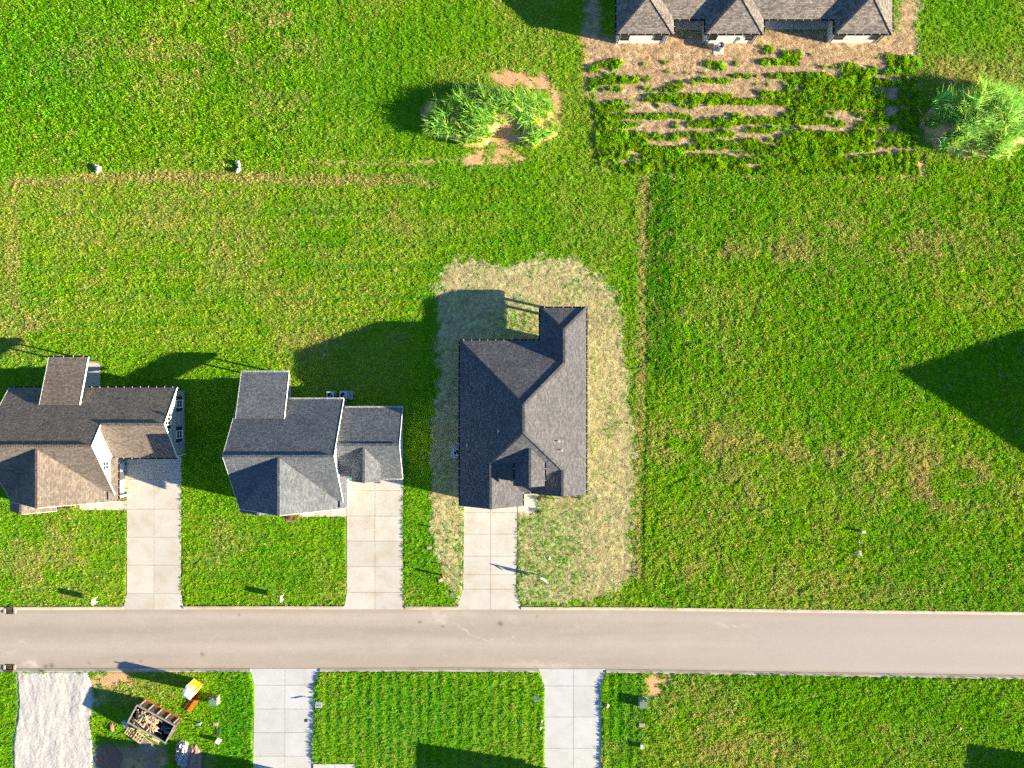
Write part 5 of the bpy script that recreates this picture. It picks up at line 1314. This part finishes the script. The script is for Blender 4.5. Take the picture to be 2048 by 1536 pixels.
def pallet(label, loc, rz, mat, w=1.2, l=1.0, nslat=7, gap_top=True):
    t = thing('pallet', label, 'pallet', (0, 0, 0), 'pallets beside the dumpster')
    for k in range(3): MB().box((0, -l / 2 + 0.05 + k * (l - 0.1) / 2, 0.07), (w, 0.09, 0.1)).build('runner', mat, t)
    for k in range(nslat):
        x = -w / 2 + 0.05 + k * (w - 0.1) / (nslat - 1); MB().box((x, 0, 0.13), (0.095, l, 0.02)).build('slat', mat, t)
    for x in (-w / 2 + 0.06, 0, w / 2 - 0.06): MB().box((x, 0, 0.01), (0.1, l, 0.02)).build('base_slat', mat, t)
    in_frame(t, loc, rz)
zg = 0.13
pallet('pale pallet nearest the gravel drive beside the dumpster', W(264, 1463, zg + 0.02), math.radians(-36), WOOD, 1.15, 0.9, 5)
pallet('pale pallet in the middle of the row beside the dumpster', W(281, 1472, zg + 0.16), math.radians(-34), WOOD, 1.05, 0.95, 4)
pallet('grey slatted pallet with narrow gaps beside the dumpster', W(295, 1488, zg + 0.03), math.radians(-39), WOODG, 1.15, 1.1, 8)
pallet('grey pallet at the far end of the row beside the dumpster', W(307, 1496, zg + 0.17), math.radians(53), WOODG, 0.9, 0.75, 5)
for k, (x, y, w, l, a, lb) in enumerate(((292, 1463, 0.55, 1.9, 62, 'long plywood strip between the pallets and the dumpster'), (310, 1476, 0.4, 1.3, 60, 'short plywood strip near the far pallets'), (252, 1447, 0.5, 0.9, 40, 'grey board at the corner of the dumpster'))):
    b = W(x, y); tag(MB().box((b.x, b.y, zg + 0.06), (w, l, 0.03), math.radians(a)).build('plywood_sheet', (WOOD, WOOD, PLASTIC)[k]), lb, 'plywood')

def heap(name, label, cat, gx, gy, rx, ry, h, mat, seed, amp, res=26, freq=3.0):
    b = W(gx, gy); zg = float(hz(gx, gy)) - 0.05
    mb = MB(); v = []; f = []
    u = np.linspace(-1, 1, res)
    A_, B_ = np.meshgrid(u, u, indexing='ij')
    r = np.hypot(A_, B_); no = fbm(A_ * freq + 50, B_ * freq + 50, seed, 3)
    prof = np.clip(1.08 - r + 0.5 * (no - 0.5), 0, 1) ** 0.7
    Z = h * prof * (1 + amp * (fbm(A_ * freq * 2.6 + 9, B_ * freq * 2.6, seed + 7, 3) - 0.5) * 2) - 0.06 * (prof <= 0)
    v = [(b.x + A_[i, j] * rx / S, b.y + B_[i, j] * ry / S, zg + Z[i, j]) for i in range(res) for j in range(res)]
    for i in range(res - 1):
        for j in range(res - 1):
            if max(prof[i, j], prof[i + 1, j], prof[i, j + 1], prof[i + 1, j + 1]) > 0: f.append((i * res + j, (i + 1) * res + j, (i + 1) * res + j + 1, i * res + j + 1))
    mb.add(v, f)
    return tag(mb.build(name, mat, None, False), label, cat)
heap('mulch_heap', 'low heap of dark brown mulch beside the gravel drive', 'mulch', 220, 1516, 27, 30, 0.35, MULCH, 300, 0.4)
heap('plastic_heap', 'crumpled pale plastic sheeting heaped below the dumpster', 'rubbish', 368, 1506, 14, 27, 0.75, PLASTIC, 310, 1.0, 30, 4.0)
heap('tarp_pile', 'brown tarp covered pile beside the crumpled plastic', 'tarp', 391, 1520, 14, 32, 0.7, CLOTH, 320, 0.35, 24, 2.0)
heap('dirt_heap', 'low mound of dark dirt in the grass left of the dumpster', 'dirt', 226, 1453, 6, 12, 0.3, MULCH, 330, 0.4, 16)

# ------------------------------------------------------------------ tall weeds on soil mounds
def weed_mound(label, cx, cy, rx, ry, h, hollow, seed, nw, colr):
    global wx, wy, col, s1
    b = W(cx, cy); t = thing('weed_mound', label, 'weeds', (b.x, b.y, 0))
    res = 44; u = np.linspace(-1, 1, res); A_, B_ = np.meshgrid(u, u, indexing='ij')
    def hf(a, c):
        r = np.hypot(a, c); no = fbm(a * 2.2 + seed, c * 2.2 + seed, seed, 3)
        z = h * np.clip(1.1 - r ** 1.6 + 0.9 * (no - 0.5), 0, 1) * (0.65 + 0.7 * fbm(a * 4 + seed, c * 3 + seed, seed + 3, 2))
        for hx, hy, hr, hd in hollow: z = z - hd * np.exp(-(((a - hx) / hr) ** 2 + ((c - hy) / (hr * 1.6)) ** 2))
        return z
    Z = hf(A_, B_)
    mb = MB(); v = [(b.x + A_[i, j] * rx / S, b.y + B_[i, j] * ry / S, Z[i, j] + 0.0) for i in range(res) for j in range(res)]
    f = [(i * res + j, (i + 1) * res + j, (i + 1) * res + j + 1, i * res + j + 1) for i in range(res - 1) for j in range(res - 1) if max(Z[i, j], Z[i + 1, j + 1]) > 0.02]
    mb.add(v, f); mb.build('soil_mound', SOILM, t, True)
    a = rng.uniform(-1, 1, nw); c = rng.uniform(-1, 1, nw); z = hf(a, c)
    dn = fbm(a * 5 + 3, c * 4, seed + 5, 3)
    ok = (z > 0.12 * h) & (rng.random(nw) < np.clip(4.5 * dn - 1.5, 0, 1))
    for hx, hy, hr, hd in hollow: ok &= (rng.random(nw) > 1.15 * np.exp(-(((a - hx) / hr) ** 2 + ((c - hy) / (hr * 1.6)) ** 2)))
    a, c, z = a[ok], c[ok], z[ok]; n = len(a)
    pts = np.stack([b.x + a * rx / S, b.y + c * ry / S, z], 1)
    cc = fbm(a * 3 + 7, c * 3, seed + 9, 3)[:, None]
    col = np.array(colr) * (0.7 + 0.6 * cc) * rng.uniform(0.7, 1.5, (n, 1)); col[:, 0] *= rng.uniform(0.7, 1.5, n); col[:, 2] *= rng.uniform(0.6, 1.8, n)
    s1 = rng.uniform(0.45, 1.2, n) * (0.45 + 1.0 * cc[:, 0])
    pick_scatter('tall_weeds', np.ones(n, bool), T_TALL, 6, 'tall pale green weeds over the mound', parent=t, pts=pts, zs=1.05)
weed_mound('tall pale weeds on an orange clay mound left of the bare back yard', 985, 240, 130, 58, 1.25, [(0.10, -0.45, 0.17, 1.0), (0.36, -0.2, 0.15, 0.9), (0.2, -0.75, 0.2, 0.8)], 400, 1150, (0.30, 0.56, 0.075))
weed_mound('larger mound of tall pale weeds at the right edge', 1953, 246, 118, 70, 1.5, [], 430, 1400, (0.31, 0.58, 0.095))

# ------------------------------------------------------------------ shrubs
def shrub(gx, gy, label, r, colr, name='shrub', tall=1.0):
    b = W(gx, gy); zg = float(hz(gx, gy)) if not sample(paved | built, np.array([gx]), np.array([gy]))[0] else 0.05
    zg = max(zg, 0.0); t = thing(name, label, 'shrub', (b.x, b.y, zg))
    MB().cyl((b.x, b.y), 0.03, zg - 0.05, zg + r * 0.8 * tall, 6, 0.015).build('stem', WOODG, t)
    m = mat_plain('foliage_%02d_%02d' % (int(colr[0] * 100), int(colr[1] * 100)), colr, 0.7, 0.5, 9)
    me = leaf_clump(int(gx * 7 + gy), 170, r, r * 0.34, m)
    o = bpy.data.objects.new('foliage', me); C.objects.link(o); o.parent = t; o.scale = (1, 1, tall); o.location = (0, 0, 0.02)
shrub(1079, 997, 'upper dark round shrub at the edge of the entry walk', 0.29, (0.05, 0.075, 0.03), 'shrub', 1.3)
shrub(1079, 1022.5, 'lower dark round shrub at the edge of the entry walk', 0.29, (0.05, 0.075, 0.03), 'shrub', 1.3)
shrub(1095, 994, 'bright green shrub at the front wall right of the entry walk', 0.31, (0.13, 0.26, 0.02))
shrub(1133, 993, 'small yellow-green shrub under the right front gable', 0.26, (0.17, 0.27, 0.02))
shrub(1162, 993, 'loose green shrub at the front right corner of the charcoal-roofed house', 0.42, (0.11, 0.22, 0.03))
shrub(124, 1014, 'small green shrub in the bed of the white gabled house', 0.24, (0.1, 0.2, 0.02))
shrub(147, 1014, 'large yellow-green shrub in the bed of the white gabled house', 0.46, (0.25, 0.33, 0.02), 'shrub', 1.2)
shrub(244, 993, 'small shrub in the mulch between walk and driveway', 0.26, (0.16, 0.19, 0.03))
shrub(582, 1034, 'reddish shrub in front of the slate-roofed house', 0.36, (0.25, 0.13, 0.05))
shrub(592, 1038, 'green shrub beside the reddish one in front of the slate-roofed house', 0.28, (0.15, 0.22, 0.03))
def bed(gx0, gy0, gx1, gy1, label):
    o = MB().prism([(X(x), Y(y)) for x, y in rect(gx0, gy0, gx1, gy1)], -0.05, 0.09).build('mulch_bed', MULCH); tag(o, label, None, None, 'structure')
bed(116, 1010.5, 159.5, 1020, 'mulch bed before the white gabled house'); bed(237, 985.3, 253.2, 1001, 'mulch bed between walk and driveway'); bed(572, 1022, 599.5, 1044, 'mulch bed before the slate-roofed house')
bed(1080, 982, 1166, 996, 'mulch bed under the right front gable')
for gxp in (1560, 1552, 1568):
    pass
